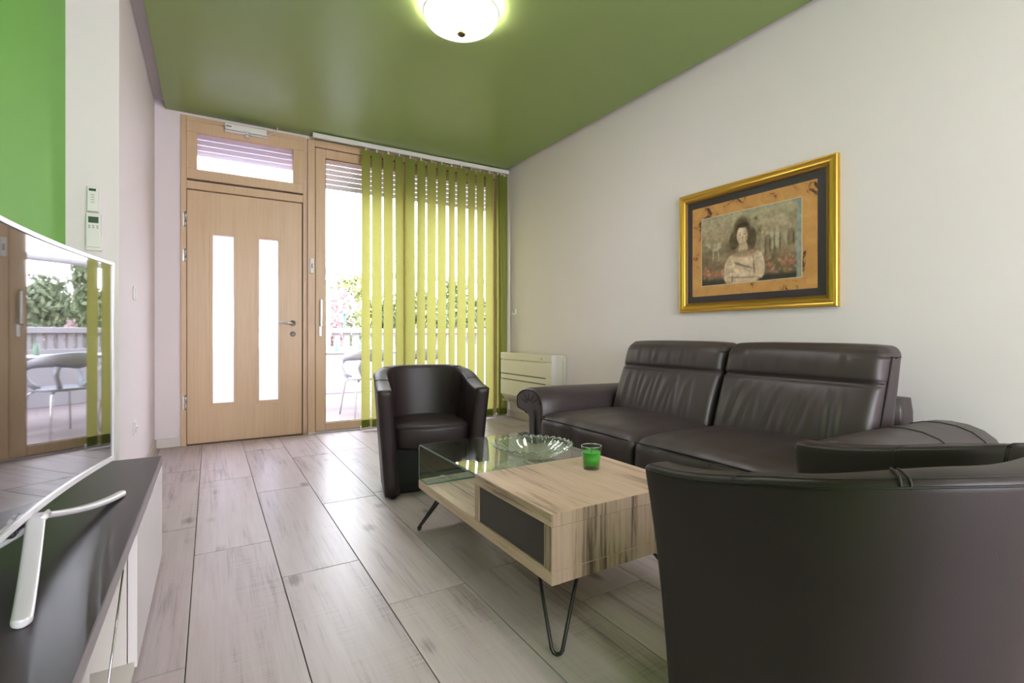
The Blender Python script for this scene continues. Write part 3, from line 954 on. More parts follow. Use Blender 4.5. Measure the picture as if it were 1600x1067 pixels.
# ------------------------------------------------------------------ sofa
def wrinkle(u, w, seed, amt, freq):
    return amt * (mnoise.noise(Vector((u * freq, w * .9 + seed, seed * 3.1))) + .5 * mnoise.noise(Vector((u * freq * 2.1, w * 1.6 + seed, seed))))
SC = 1.85                                   # the split between the two seats
sf = thing('sofa', 'dark brown leather two-seat sofa with tall split backs against the wall', 'sofa', (2.35, SC, 0))
put('base', B(1.90, 2.84, 1.02, 2.68, .06, .30, bev=.02), LEATHERS, sf)
rnd_ = random.Random(21)
PLEATS = {q: [(-.70 + 1.4 * (i + rnd_.uniform(.1, .9)) / 11, rnd_.uniform(-.35, .2), rnd_.uniform(.004, .009), rnd_.uniform(.028, .045)) for i in range(11)] for q in (-1, 1)}
for s in (-1, 1):
    yc = SC + s * .412
    # seat cushion: crowned top, rounded front, loose creases
    def fn(u, p, s=s):
        x, y, z = p
        top = max(0, u[2])
        z += top * (.028 * (1 - u[1] ** 4) * (1 - .5 * u[0] ** 2) - .02 * max(0, -u[0]) ** 6)
        x -= .014 * (1 - u[2] ** 2) * (u[0] < 0) * (1 - u[1] ** 6)
        cz = wrinkle(u[1] * 2, u[0], 3.0 + s, .006, 2.4)
        z += cz * top
        x += (u[0] < -.9) * wrinkle(u[1] * 2, u[2] * .5, 8 + s, .010, 2.2)
        return (x, y, z)
    so = put('seat_cushion', MB().rounded((2.20, yc, .265), (.385, .408, .165), .045, (16, 22, 10), fn), LEATHERS, sf)
    sm_ = MB()
    pts = []
    for i in range(25):
        tt = i / 24 * 2 - 1
        pts.append((1.812 + .006 - .003 * (1 - tt ** 6), yc + tt * .392, .405 + .005 * (1 - tt ** 4)))
    sm_.tube(pts, .0035, 6)
    sm_.tube([(1.806, yc + s * .06, .40), (1.803, yc + s * .06, .30), (1.806, yc + s * .055, .14)], .003, 6)
    put('seam', sm_, STITCH, so)
    # back cushion: lean, groove between headrest pad and back pad
    def fb(u, p, s=s):
        x, y, z = p
        hz = (u[2] + 1) / 2
        # lean and taper in thickness
        front = max(0, -u[0])
        x += .125 * hz - .01
        tz = .06 * (1 - hz) 
        x -= front * tz
        g = math.exp(-((hz - .655) / .016) ** 2)
        pad = (1 - ((hz - .33) / .36) ** 2) * .028 if hz < .655 else (1 - ((hz - .84) / .20) ** 2) * .026
        x += front * (g * .022 - max(0, pad) * (1 - u[1] ** 6))
        env = math.exp(-((hz - .36) / .20) ** 4)
        for (pu, pt, pa, pw) in PLEATS[s]:
            q = (u[1] - pu - pt * (hz - .35)) / pw
            x += front * env * pa * (math.exp(-q * q) - .7 * math.exp(-(q - 1.7) ** 2))
        env2 = math.exp(-((hz - .80) / .10) ** 2)
        for (pu, pt, pa, pw) in PLEATS[s][::2]:
            q = (u[1] + pu * .9 - pt * (hz - .8)) / pw
            x += front * env2 * pa * .45 * (math.exp(-q * q) - .7 * math.exp(-(q - 1.7) ** 2))
        z -= .012 * u[1] ** 4 * (hz > .9)
        return (x, y, z)
    bo = put('back_cushion', MB().rounded((2.555, yc - s * .003, .645), (.085, .405, .258), .050, (8, 92, 46), fb), LEATHERS, sf)
    gm = MB()
    pts = []
    for i in range(31):
        tt = i / 30 * 2 - 1
        pts.append((2.555 - .085 + .125 * .655 - .012 - .06 * .345 + .019 + .012 * abs(tt) ** 8, yc + tt * .395, .645 - .258 + .516 * .655))
    gm.tube(pts, .0032, 6)
    # welt down the outer side of the back
    pts = []
    for i in range(22):
        hz = .05 + .84 * i / 21
        pts.append((2.555 - .040 + .125 * hz - .01 - .055 * (1 - hz), yc + s * .403, .645 - .258 + .516 * hz))
    gm.tube(pts, .0035, 6)
    put('seam', gm, STITCH, bo)
put('rear_frame', MB().rounded((2.795, SC, .37), (.075, .805, .285), .03, 6), LEATHERS, sf)
sec = [(0, .09), (0, .30), (.004, .44), (.012, .50), (.030, .540), (.060, .566), (.105, .580), (.16, .584), (.215, .578), (.265, .560), (.303, .530), (.322, .495), (.318, .468), (.296, .452), (.262, .446), (.215, .440), (.182, .425), (.170, .39), (.165, .30), (.16, .09)]
for s in (-1, 1):
    yi = SC + s * .820
    rows = []
    for (x, ins) in ((1.838, .020), (1.842, .008), (1.852, 0.0), (2.0, 0), (2.2, 0), (2.4, 0), (2.6, 0), (2.74, 0), (2.765, .004), (2.78, .016)):
        droop = -.012 * max(0, (x - 2.2) / .6)
        cyy = sum(p[0] for p in sec) / len(sec); czz = .40
        rows.append([(x, yi + s * (p[0] + (ins if p[0] < cyy else -ins) * .8), p[1] - (ins if p[1] > czz else 0) + droop * (p[1] > .44)) for p in sec])
    m = MB().grid(rows, True, closed=True)
    nsec = len(sec)
    m.add(rows[0], [tuple(range(nsec))], False)
    m.add(rows[-1], [tuple(range(nsec))], False)
    ao = put('armrest', m, LEATHERS, sf)
    w = MB()
    pts = [(1.8375, yi + s * max(.010, min(.305, p[0])), p[1] - .014) for p in sec[3:17]]
    w.tube(pts, .0042, 6)
    w.tube([(1.836, yi + s * .088, .44), (1.834, yi + s * .082, .36), (1.836, yi + s * .080, .20), (1.836, yi + s * .08, .10)], .007, 6)
    for k in range(5):      # gathered pleats on the front of the roll
        a = R(25 + k * 30)
        w.tube([(1.8345, yi + s * (.150 + .035 * math.cos(a)), .470 + .030 * math.sin(a)), (1.8365, yi + s * (.150 + .13 * math.cos(a)), .475 + .075 * math.sin(a))], .003, 5, rs=[.0022, .001])
    # stitched seams across the arm top
    for xs in ((2.30, 2.62) if s < 0 else ()):
        pts = [(xs, yi + s * p[0], p[1] + .001 - .012 * max(0, (xs - 2.2) / .6)) for p in sec[4:12]]
        w.tube(pts, .003, 6)
    put('seam', w, STITCH, ao)
for (x, y) in ((1.93, 1.0), (1.93, 2.7), (2.75, 1.0), (2.75, 2.7)):
    put('foot', MB().tube([(x, y, 0), (x, y, .075)], .02, 12), BLACKM, sf)

# ------------------------------------------------------------------ tub chairs
def upath(s, a, yf, y0, yb, e=2.0):
    """s in 0..1 from the left front tip round the back to the right tip"""
    Ls = y0 - yf
    La = PI * .5 * (a + (yb - y0)) / 2 * 2
    tot = 2 * Ls + La
    d = s * tot
    if d < Ls: return (-a, yf + d)
    if d > Ls + La: return (a, y0 - (d - Ls - La))
    th = PI * (d - Ls) / La
    c_, s_ = math.cos(th), math.sin(th)
    return (-a * math.copysign(abs(c_) ** (2 / e), c_), y0 + (yb - y0) * abs(s_) ** (2 / e))

AC, YF, Y0, YBK, TH = .272, -.285, .03, .262, .085
def rim_h(s):
    k = sm(.0, .41, min(s, 1 - s))
    return .632 + .103 * k
def shell_point(s, off, z, h):
    x, y = upath(s, AC, YF, Y0, YBK, 2.35)
    e_ = 1e-3
    x1, y1 = upath(max(0, s - e_), AC, YF, Y0, YBK, 2.35); x2, y2 = upath(min(1, s + e_), AC, YF, Y0, YBK, 2.35)
    tx, ty = x2 - x1, y2 - y1
    d = math.hypot(tx, ty) or 1
    nx, ny = -ty / d, tx / d
    zt = z / h
    flare = -(.034 + .055 * sm(.22, .42, min(s, 1 - s))) * max(0, 1 - zt) ** 1.15 if off > -.5 else 0
    fl_in = .012 * zt
    o = off + flare + fl_in
    aw = max(0, 1 - min(s, 1 - s) / .22)
    lean = -.045 * aw * zt ** 3 + .012 * aw
    return (x + nx * o, y + ny * o + lean, z)
def tub_chair(label, loc, rz):
    t = thing('tub_chair', label, 'armchair', loc, rz, 'matching leather tub chairs')
    NS = 60
    rows = []
    def section(s, shrink=0.0):
        h = rim_h(s)
        o2 = TH / 2 - shrink
        rr = .024
        pts = []
        for z in (.02, .10, .20, .32, .44, .54):
            pts.append((o2, min(z, h - .05)))
        for i in range(9):
            a = PI * i / 8
            ca_, sa_ = math.cos(a), math.sin(a)
            pts.append((o2 * math.copysign(abs(ca_) ** .42, ca_), h - rr - shrink + rr * abs(sa_) ** .6))
        for z in (.54, .44, .32, .20, .10, .02):
            pts.append((-o2, min(z, h - .05)))
        return [shell_point(s, o, z, h) for o, z in pts]
    CAPS = [(.030, .024), (.017, .0215), (.008, .015), (.002, .007)]
    for ins, fw in CAPS:
        rows.append([(p[0], p[1] - fw, p[2]) for p in section(0, ins)])
    front = rows[0]
    for i in range(NS + 1):
        rows.append(section(i / NS))
    for ins, fw in reversed(CAPS):
        rows.append([(p[0], p[1] - fw, p[2]) for p in section(1, ins)])
    m = MB().grid(rows, True, closed=True)
    nn = len(front)
    for r_ in (rows[0], rows[-1]):
        h_ = nn // 2
        fs = [(k, k + 1, nn - 2 - k, nn - 1 - k) for k in range(h_ - 1)]
        fs.append((h_ - 1, h_, h_ + 1))
        m.add(r_, fs, True)
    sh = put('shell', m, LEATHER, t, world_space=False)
    # stitched seams: two along the outer top edge, one inside, cross seams
    sm1 = MB()
    for (off, dz, r_) in ((TH / 2 - .013, -.0015, .0014), (TH / 2 + .0005, -.013, .0022)):
        pts = [shell_point(i / 70, off, rim_h(i / 70) + dz, rim_h(i / 70)) for i in range(71)]
        sm1.tube(pts, r_, 5)
    for sc in (.16, .335, .665, .84):
        for ds in ((0, .008) if sc in (.335, .665) else (0,)):
            h = rim_h(sc)
            pts = []
            for (o, dz) in ((TH / 2 + .0005, -.016), (TH / 2 - .003, -.006), (TH / 2 - .012, -.001), (0, .0006), (-TH / 2 + .012, -.001), (-TH / 2 + .003, -.006), (-TH / 2 - .001, -.04), (-TH / 2 - .001, -.12), (-TH / 2 - .001, -.26)):
                pts.append(shell_point(sc + ds, o, h + dz, h))
            sm1.tube(pts, .0022, 5)
    put('seam', sm1, STITCH, sh, world_space=False)
    # seat
    out = []
    for i in range(41):
        s = .045 + .91 * i / 40
        x, y, _ = shell_point(s, -TH / 2 - .003, .40, rim_h(s))
        out.append((x, y))
    xa, ya = out[-1]; xb_, yb_ = out[0]
    for i in range(1, 14):
        k = i / 14
        out.append((xa + (xb_ - xa) * k, ya - .055 * math.sin(PI * k) ** .6))
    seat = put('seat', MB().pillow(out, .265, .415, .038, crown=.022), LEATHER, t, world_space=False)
    fr_ = []
    for i in range(15):
        k = i / 14
        fr_.append((xa + (xb_ - xa) * k, ya - .055 * math.sin(PI * k) ** .6 + .006 - .004, .392))
    put('seam', MB().tube(fr_, .0022, 5), STITCH, seat, world_space=False)
    put('base', B(-.215, .215, -.20, .20, .015, .27), LINING, t, world_space=False)
    for (x, y) in ((-.235, -.25), (.235, -.25), (-.17, .2), (.17, .2)):
        put('foot', MB().tube([(x, y, 0), (x, y, .03)], .018, 10), DARKP, t, world_space=False)
    return t
tub_chair('dark brown leather tub chair facing us in front of the green blinds', (1.185, 3.02, 0), R(-12.5))
tub_chair('dark brown leather tub chair at lower right with its back turned', (1.205, .53, 0), R(180 - 5))

# ------------------------------------------------------------------ coffee table
TX0, TX1, TY0, TY1, TZ = .86, 1.46, 1.20, 2.30, .418
TB = .205
tb = thing('coffee_table', 'oak-look coffee table with a bent glass end and hairpin legs', 'coffee table', ((TX0 + TX1) / 2, (TY0 + TY1) / 2, 0))
YD2 = 1.70
put('top', B(TX0, TX1, TY0, YD2, TZ - .040, TZ, bev=.0015), OAKY, tb)
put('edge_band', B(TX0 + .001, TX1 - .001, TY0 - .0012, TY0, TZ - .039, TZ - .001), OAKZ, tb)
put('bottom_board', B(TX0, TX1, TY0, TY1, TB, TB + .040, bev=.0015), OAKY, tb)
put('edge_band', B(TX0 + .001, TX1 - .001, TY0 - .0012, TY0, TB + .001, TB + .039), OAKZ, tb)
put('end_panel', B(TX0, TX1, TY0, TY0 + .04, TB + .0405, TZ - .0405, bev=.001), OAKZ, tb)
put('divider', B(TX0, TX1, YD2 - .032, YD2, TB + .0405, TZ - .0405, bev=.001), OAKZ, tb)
put('inner_box', B(TX0 + .05, TX1 - .03, TY0 + .045, YD2 - .036, TB + .042, TZ - .042), LINING, tb)
put('drawer_front', B(TX0 + .004, TX0 + .024, TY0 + .043, YD2 - .035, TB + .043, TZ - .043, bev=.0015), GREYL, tb, label='dark grey glossy drawer front')
put('back_panel', B(TX1 - .022, TX1 - .004, TY0 + .043, YD2 - .035, TB + .043, TZ - .043, bev=.0015), GREYL, tb)
# bent glass: top plate, rounded bend, end plate, foot flange
TG = .008
def gprofile(o):
    """offset line in (y,z) of the bent sheet"""
    rr = .022
    pts = [(YD2 + .001, TZ - o)]
    cy, cz = TY1 - rr, TZ - rr
    for i in range(9):
        a = PI / 2 - PI / 2 * i / 8
        pts.append((cy + (rr - o) * math.cos(a), cz + (rr - o) * math.sin(a)))
    cz2 = TB + .0415 + rr
    for i in range(9):
        a = -PI / 2 * i / 8
        pts.append((cy + (rr - o) * math.cos(a), cz2 + (rr - o) * math.sin(a)))
    pts.append((TY1 - .115, TB + .0415 + o))
    return pts
gs = MB()
pa, pb = gprofile(0), gprofile(TG)
gs.grid([[(TX0 + .001, *p) for p in pa], [(TX1 - .001, *p) for p in pa]], True)
gs.grid([[(TX0 + .001, *p) for p in pb], [(TX1 - .001, *p) for p in pb]], True)
gl_o = put('glass_top', gs, TABLEG, tb, weld=False, label='clear bent glass sheet')
ge = MB()
for x in (TX0 + .001, TX1 - .001):
    ge.grid([[(x, *p) for p in pa], [(x, *p) for p in pb]], False)
for k in (0, -1):
    ge.add([(TX0 + .001, *pa[k]), (TX1 - .001, *pa[k]), (TX1 - .001, *pb[k]), (TX0 + .001, *pb[k])], [(0, 1, 2, 3)])
put('glass_edge', ge, GLASSE, gl_o)
put('glass_clip', MB().tube([(TX0 + .10, TY1 - .06, TB + .052), (TX0 + .10, TY1 - .06, TB + .058)], .014, 14), STEEL, gl_o)
for (sx_, sy_, fx, fy) in ((-1, -1, .872, 1.190), (1, -1, TX1 + .0, 1.190), (-1, 1, .862, 2.29), (1, 1, TX1 + .0, 2.29)):
    # the two prongs start inset from the corner and meet in a bend at the floor
    x_c, y_c = (TX0 if sx_ < 0 else TX1), (TY0 if sy_ < 0 else TY1)
    A = Vector((x_c - sx_ * .050, y_c - sy_ * .150, TB - .002)); Bv = Vector((x_c - sx_ * .145, y_c - sy_ * .055, TB - .002))
    foot = Vector((fx, fy, .0065))
    dirv = (Bv - A).normalized()
    pts = [A]
    la, lb = foot - dirv * .016 + Vector((0, 0, .014)), foot + dirv * .016 + Vector((0, 0, .014))
    pts += [A.lerp(la, .5), la, foot - dirv * .010 + Vector((0, 0, .004)), foot, foot + dirv * .010 + Vector((0, 0, .004)), lb, lb.lerp(Bv, .5), Bv]
    lg = MB().tube(pts, .0058, 8)
    pl = [(A.x + sx_ * .02, A.y - sy_ * .02), (A.x + sx_ * .02, Bv.y + sy_ * .02), (Bv.x - sx_ * .02, Bv.y + sy_ * .02)]
    lg.prism(pl, 2, TB - .004, TB)
    put('leg', lg, BLACKM, tb)

# scalloped dish
bx, by, bz = 1.185, 1.795, TZ
dish = MB()
NR = 32
prof = [(.035, .003), (.060, .004), (.085, .010), (.110, .021), (.135, .036), (.155, .048), (.170, .056), (.171, .0595), (.155, .052), (.133, .041), (.107, .026), (.083, .015), (.058, .009), (.030, .008)]
vs, fs = [], []
n = 192
for j, (r, z) in enumerate(prof):
    for kk in range(n):
        a = 2 * PI * kk / n
        w = min(1, max(0, (r - .05) / .12))
        sc = abs(math.cos(a * NR / 2)) ** .85
        rr = r * (1 + .035 * w * (sc - .5))
        zz = z + .009 * w * (sc - .5) * (1 if j < 8 else -.6)
        vs.append((bx + rr * math.cos(a), by + rr * math.sin(a), bz + zz))
m_ = len(prof)
for j in range(m_ - 1):
    for kk in range(n):
        fs.append((j * n + kk, j * n + (kk + 1) % n, (j + 1) * n + (kk + 1) % n, (j + 1) * n + kk))
fs.append(tuple(reversed(range(n)))); fs.append(tuple((m_ - 1) * n + kk for kk in range(n)))
dish.add(vs, fs, True)
dish.lathe([(.036, 0), (.040, 0), (.040, .004), (.036, .004)], bx, by, bz, 48, close=True)
di = put('glass_dish', dish, DISHG)
tag(di, 'scalloped clear glass dish on the coffee table', 'dish')
rimm = MB()
pts = []
for kk in range(n + 1):
    a = 2 * PI * kk / n
    sc = abs(math.cos(a * NR / 2)) ** .7
    rr = .1708 * (1 + .035 * (sc - .5)); zz = .0575 + .009 * (sc - .5)
    pts.append((bx + rr * math.cos(a), by + rr * math.sin(a), bz + zz))
rimm.tube(pts, .0014, 6, caps=False)
put('rim', rimm, GLASSE, di)

# green candle in a tumbler
gx, gy = 1.287, 1.527
ca = thing('candle_glass', 'green candle in a clear glass tumbler on the table', 'candle', (gx, gy, TZ))
put('tumbler', MB().lathe([(.0, 0), (.032, 0), (.034, .003), (.0405, .088), (.0405, .0895), (.038, .0895), (.0378, .088), (.0325, .014), (.0, .012)], gx, gy, TZ, 40), TUMBG, ca)
put('wax', MB().lathe([(.0, .0135), (.0318, .0145), (.0362, .066), (.034, .064), (.0, .062)], gx, gy, TZ, 40), WAX, ca)
put('wick', MB().tube([(gx, gy, TZ + .060), (gx + .001, gy, TZ + .072)], .0012, 6), DARKP, ca)
put('rim', MB().tube([(gx + .0395 * math.cos(2 * PI * k / 40), gy + .0395 * math.sin(2 * PI * k / 40), TZ + .0893) for k in range(41)], .0012, 6, caps=False), CHROME, ca)

# ------------------------------------------------------------------ low television cabinet
CX0, CX1, CY0, CY1, CZ = XG + .005, -.174, .52, 2.54, .44
cb = thing('tv_cabinet', 'low cabinet with dark top and white drawer fronts by the green wall', 'cabinet', ((CX0 + CX1) / 2, (CY0 + CY1) / 2, 0))
put('top', B(CX0, CX1, CY0, CY1, CZ - .035, CZ, bev=.0012), CABT, cb)
put('edge_strip', B(CX1, CX1 + .0015, CY0, CY1, CZ - .034, CZ - .001).box(CX0, CX1, CY1, CY1 + .0015, CZ - .034, CZ - .001), CABE, cb)
put('side_panel', B(CX0, CX1 - .022, CY1 - .020, CY1, .03, CZ - .0355), CABW, cb)
put('side_panel', B(CX0, CX1 - .022, CY0, CY0 + .020, .03, CZ - .0355), CABW, cb)
put('back_panel', B(CX0, CX0 + .01, CY0 + .02, CY1 - .02, .03, CZ - .0355), CABI, cb)
put('bottom_board', B(CX0 + .01, CX1 - .005, CY0 + .02, CY1 - .02, .03, .048), CABI, cb)
N0, N1 = 1.30, 1.71                        # the open bay
put('divider', B(CX0 + .01, CX1 - .022, N1, N1 + .018, .0485, CZ - .036), CABI, cb)
put('divider', B(CX0 + .01, CX1 - .055, N0 - .018, N0, .0485, CZ - .036), CABW, cb)
put('drawer_front', B(CX1 - .020, CX1 + .001, N1 + .002, CY1 - .002, .032, CZ - .045, bev=.0015), CABW, cb)
put('drawer_front', B(CX1 - .054, CX1 - .034, CY0 + .002, N0 - .001, .050, CZ - .06, bev=.0015), CABW, cb)
put('flap_stay', MB().tube([(CX1 - .075, N1 - .004, .325), (CX1 - .030, N1 - .012, .33), (CX1 - .026, N1 - .03, .315), (CX1 - .03, N0 + .08, .06)], .0024, 8), CHROME, cb)
br = B(CX1 - .10, CX1 - .065, N1 - .006, N1, .312, .335, bev=.002)
put('screw', MB().tube([(CX1 - .078, N1, .285), (CX1 - .078, N1 - .0015, .285)], .005, 8), DARKP, cb)
put('bracket', br, STEEL, cb)
for (x, y) in ((CX0 + .06, CY0 + .08), (CX1 - .08, CY0 + .08), (CX0 + .06, CY1 - .08), (CX1 - .08, CY1 - .08), (CX1 - .08, 1.5)):
    put('foot', MB().tube([(x, y, 0), (x, y, .031)], .02, 12), DARKP, cb)

# ------------------------------------------------------------------ curved television
TVC, TVW, TZ0, TZ1, RAD = 1.55, 1.105, .533, 1.184, 4.0
XT = -.355
tv = thing('television', 'curved silver-rimmed flat television on the dark cabinet', 'television', (XT, TVC, CZ))
TROT = R(4.0)
def tvp(s, z, d=0.0):
    """s = arc position -1..1 from the near end to the far end, d = distance in front of the screen"""
    th = s * (TVW / 2) / RAD
    x = RAD - (RAD - d) * math.cos(th); y = (RAD - d) * math.sin(th)
    return (XT + x * math.cos(TROT) + y * math.sin(TROT), TVC + y * math.cos(TROT) - x * math.sin(TROT), z)
N = 40
bz_ = .009
def sheet(s0, s1, z0, z1, d0, d1):
    m = MB()
    prof = [(z0, d0), (z0, d1), (z1, d1), (z1, d0)]
    rows = [[tvp(s0 + (s1 - s0) * i / N, z, d) for z, d in prof] for i in range(N + 1)]
    m.grid(rows, False, closed=True)
    m.add(rows[0], [(0, 1, 2, 3)]); m.add(rows[-1], [(0, 1, 2, 3)])
    return m
k = 1 - bz_ / (TVW / 2)
sc_ = MB()
rows = [[tvp(-k + 2 * k * i / N, TZ0 + .014 + (TZ1 - TZ0 - .024) * j / 6, .003) for j in range(7)] for i in range(N + 1)]
sc_.grid(rows, True)
put('screen', sc_, SCREEN, tv)
bezel = MB()
for q in ((-1, 1, TZ0, TZ0 + .014), (-1, 1, TZ1 - .010, TZ1), (-1, -k, TZ0 + .014, TZ1 - .010), (k, 1, TZ0 + .014, TZ1 - .010)):
    mm = sheet(*q, -.016, .007)
    bezel.add(mm.v, mm.f)
put('bezel', bezel, SILVER, tv)
put('casing', sheet(-.97, .97, TZ0 + .02, TZ1 - .02, -.032, .002), DARKP, tv)
put('rear_bulge', sheet(-.55, .55, TZ0 + .03, TZ0 + .40, -.06, -.03), DARKP, tv)
J = tvp(0, .530, .012)
tips = ((-.238, 1.985, CZ + .008), (-.280, 1.175, CZ + .008))
def bar(p, q, w0, w1, t0=.016):
    """flat tapered bar with rounded edges"""
    p, q = Vector(p), Vector(q)
    d = (q - p).normalized()
    up = Vector((0, 0, 1)); side = d.cross(up).normalized(); nrm = side.cross(d)
    rows = []
    N_ = 26
    for i in range(N_ + 1):
        f = 1 - (1 - i / N_) ** 1.7
        c = p.lerp(q, f)
        c.z = p.z + (q.z - p.z) * (1 - (1 - f) ** 1.6)
        w = w0 + (w1 - w0) * f
        e2 = max(0.0, 1 - (1 - f) * (q - p).length / w1)
        w *= max(.08, math.sqrt(max(0, 1 - e2 * e2)))
        t = t0 * (1 if i < N_ else .8)
        ring = []
        for kk in range(20):
            a = 2 * PI * kk / 20
            ca2, sa2 = math.cos(a), math.sin(a)
            ring.append(tuple(c + side * (w * math.copysign(abs(ca2) ** .6, ca2)) + nrm * (t / 2 * math.copysign(abs(sa2) ** .6, sa2))))
        rows.append(ring)
    m = MB().grid(rows, True, closed=True)
    m.add(rows[0], [tuple(range(20))]); m.add(rows[-1], [tuple(range(20))])
    return m
stand = MB()
mm = bar(J, tips[0], .017, .014); stand.add(mm.v, mm.f, True)
mm = bar(J, tips[1], .017, .015); stand.add(mm.v, mm.f, True)
mm = bar((J[0] + .02, J[1], J[2] + .002), (XT - .14, TVC, CZ + .008), .022, .02); stand.add(mm.v, mm.f, True)
put('stand', stand, SILVER, tv)
nk = MB().box(XT - .045, XT - .012, TVC - .05, TVC + .05, .50, .60, bev=.006)
put('neck', nk, DARKP, tv)

# ------------------------------------------------------------------ outside: terrace, furniture, garden
struct('terrace_floor', B(-6, 9, YB + .12, 8.75, -.14, -.03), TERR, 'pale pink tiled terrace outside the balcony door')
struct('ground', B(-60, 60, 8.75, 90, -1.6, -1.2), SOIL, 'garden ground beyond the terrace')
struct('facade_1', B(-6, -.22, YB + .301, YB + .42, -.1, 3.4).box(XR, 9, YB + .301, YB + .42, -.1, 3.4), RAILW, 'white outside wall of the house beside the doors')
rl = thing('balustrade', 'white slatted terrace balustrade seen through the balcony door', 'railing', (1.5, 8.5, 0))
put('top_rail', B(-5, 8, 8.44, 8.62, .955, 1.035, bev=.008), RAILW, rl)
put('bottom_rail', B(-5, 8, 8.46, 8.60, -.03, .74, bev=.008), RAILW, rl)
x = -3.3
while x < 5.2:
    put('baluster', B(x, x + .090, 8.48, 8.58, .74, .955), RAILW, rl)
    x += .1525
pf = thing('pipe_frame', 'white round-cornered pipe frame standing at the balustrade', 'pipe frame', (2.0, 8.3, 0))
pts = [(.55, 8.3, -.03), (.55, 8.3, 1.78)]
for i in range(9):
    a = PI - PI / 2 * i / 8
    pts.append((.75 + .2 * math.cos(a), 8.3, 1.78 + .2 * math.sin(a) - .05))
pts += [(5.0, 8.3, 1.93)]
for i in range(9):
    a = PI / 2 - PI / 2 * i / 8
    pts.append((5.0 + .2 * math.cos(a), 8.3, 1.73 + .2 * math.sin(a)))
pts += [(5.2, 8.3, -.03)]
put('pipe', MB().tube(pts, .048, 12), RAILW, pf)

# terrace table
tt = thing('terrace_table', 'white terrace table behind the plastic chairs', 'table', (1.75, 6.75, -.03))
put('top', B(.95, 2.75, 6.42, 7.2, .685, .715, bev=.008), RAILW, tt)
for (xx, yy) in ((1.03, 6.5), (2.67, 6.5), (1.03, 7.12), (2.67, 7.12)):
    put('leg', MB().tube([(xx, yy, -.03), (xx, yy, .685)], .022, 10), SILVER, tt)
for i, (bx_, by_) in enumerate(((1.42, 6.85), (1.75, 6.95))):
    b = put('bottle', MB().lathe([(0, .715), (.03, .715), (.032, .72), (.032, .80), (.012, .84), (.011, .87), (.014, .875), (0, .876)], bx_, by_, 0, 16), simple('bottle_glass_%d' % i, (.22, .33, .24), .2))
    tag(b, ('small green bottle on the terrace table, left one', 'small green bottle on the terrace table, right one')[i], 'bottle', 'bottles on the terrace table')

def terrace_chair(label, loc, rz):
    """moulded shell chair with a big oval opening under the back band, chrome legs; front is +y"""
    t = thing('terrace_chair', label, 'chair', loc, rz, 'white moulded terrace chairs')
    m = MB()
    out = []
    for i in range(40):
        a = 2 * PI * i / 40
        out.append((.235 * math.copysign(abs(math.cos(a)) ** .7, math.cos(a)), .225 * math.copysign(abs(math.sin(a)) ** .7, math.sin(a))))
    m.pillow(out, .435, .465, .012, crown=-.012)
    put('seat', m, CHAIRW, t, world_space=False)
    # back band wrapping round to arms
    rows = []
    NN = 32
    for i in range(NN + 1):
        th = R(-125) + R(250) * i / NN
        s_ = abs(th) / R(125)
        rx, ry = .265 + .02 * (1 - s_), .265
        x, y = rx * math.sin(th), -ry * math.cos(th)
        zt = .80 - .135 * s_ ** 2
        zb = zt - (.155 - .11 * s_)
        cx_, cy_ = math.sin(th), -math.cos(th)
        tk = .008
        rows.append([(x - cx_ * tk, y - cy_ * tk, zb), (x + cx_ * tk + cx_ * .01, y + cy_ * tk + cy_ * .01, (zb + zt) / 2), (x + cx_ * .02, y + cy_ * .02, zt), (x + cx_ * .004, y + cy_ * .004, zt + .004), (x - cx_ * tk, y - cy_ * tk, (zb + zt) / 2)])
    b = MB().grid(rows, True, closed=True)
    b.add(rows[0], [(0, 1, 2, 3, 4)]); b.add(rows[-1], [(0, 1, 2, 3, 4)])
    put('back_band', b, CHAIRW, t, world_space=False)
    for s_ in (-1, 1):
        # front upright from the band end down into the seat; rear webs leaving an oval hole
        th = R(118) * s_
        up = MB().tube([(.265 * math.sin(th), -.265 * math.cos(th), .655), (.27 * s_, .10, .58), (.245 * s_, .05, .50), (.20 * s_, 0, .455)], .02, 8, rs=[.018, .022, .028, .03])
        put('support', up, CHAIRW, t, world_space=False)
        th2 = R(38) * s_
        up = MB().tube([(.272 * math.sin(th2), -.262 * math.cos(th2), .665), (.19 * s_, -.225, .58), (.14 * s_, -.19, .50), (.10 * s_, -.14, .455)], .02, 8, rs=[.034, .022, .024, .03])
        put('support', up, CHAIRW, t, world_space=False)
        for f_ in (-1, 1):
            put('leg', MB().tube([(.15 * s_, .14 * f_, .437), (.20 * s_, .18 * f_, .40), (.245 * s_, .235 * f_, 0)], .0105, 8), CHROME, t, world_space=False)
    return t
terrace_chair('white open-backed plastic chair nearest the balcony glass', (1.62, 6.08, -.03), R(8))
terrace_chair('white plastic chair on the left end of the terrace table', (.60, 6.80, -.03), R(-82))
terrace_chair('white plastic chair farther right behind the blinds', (2.32, 6.06, -.03), R(-6))

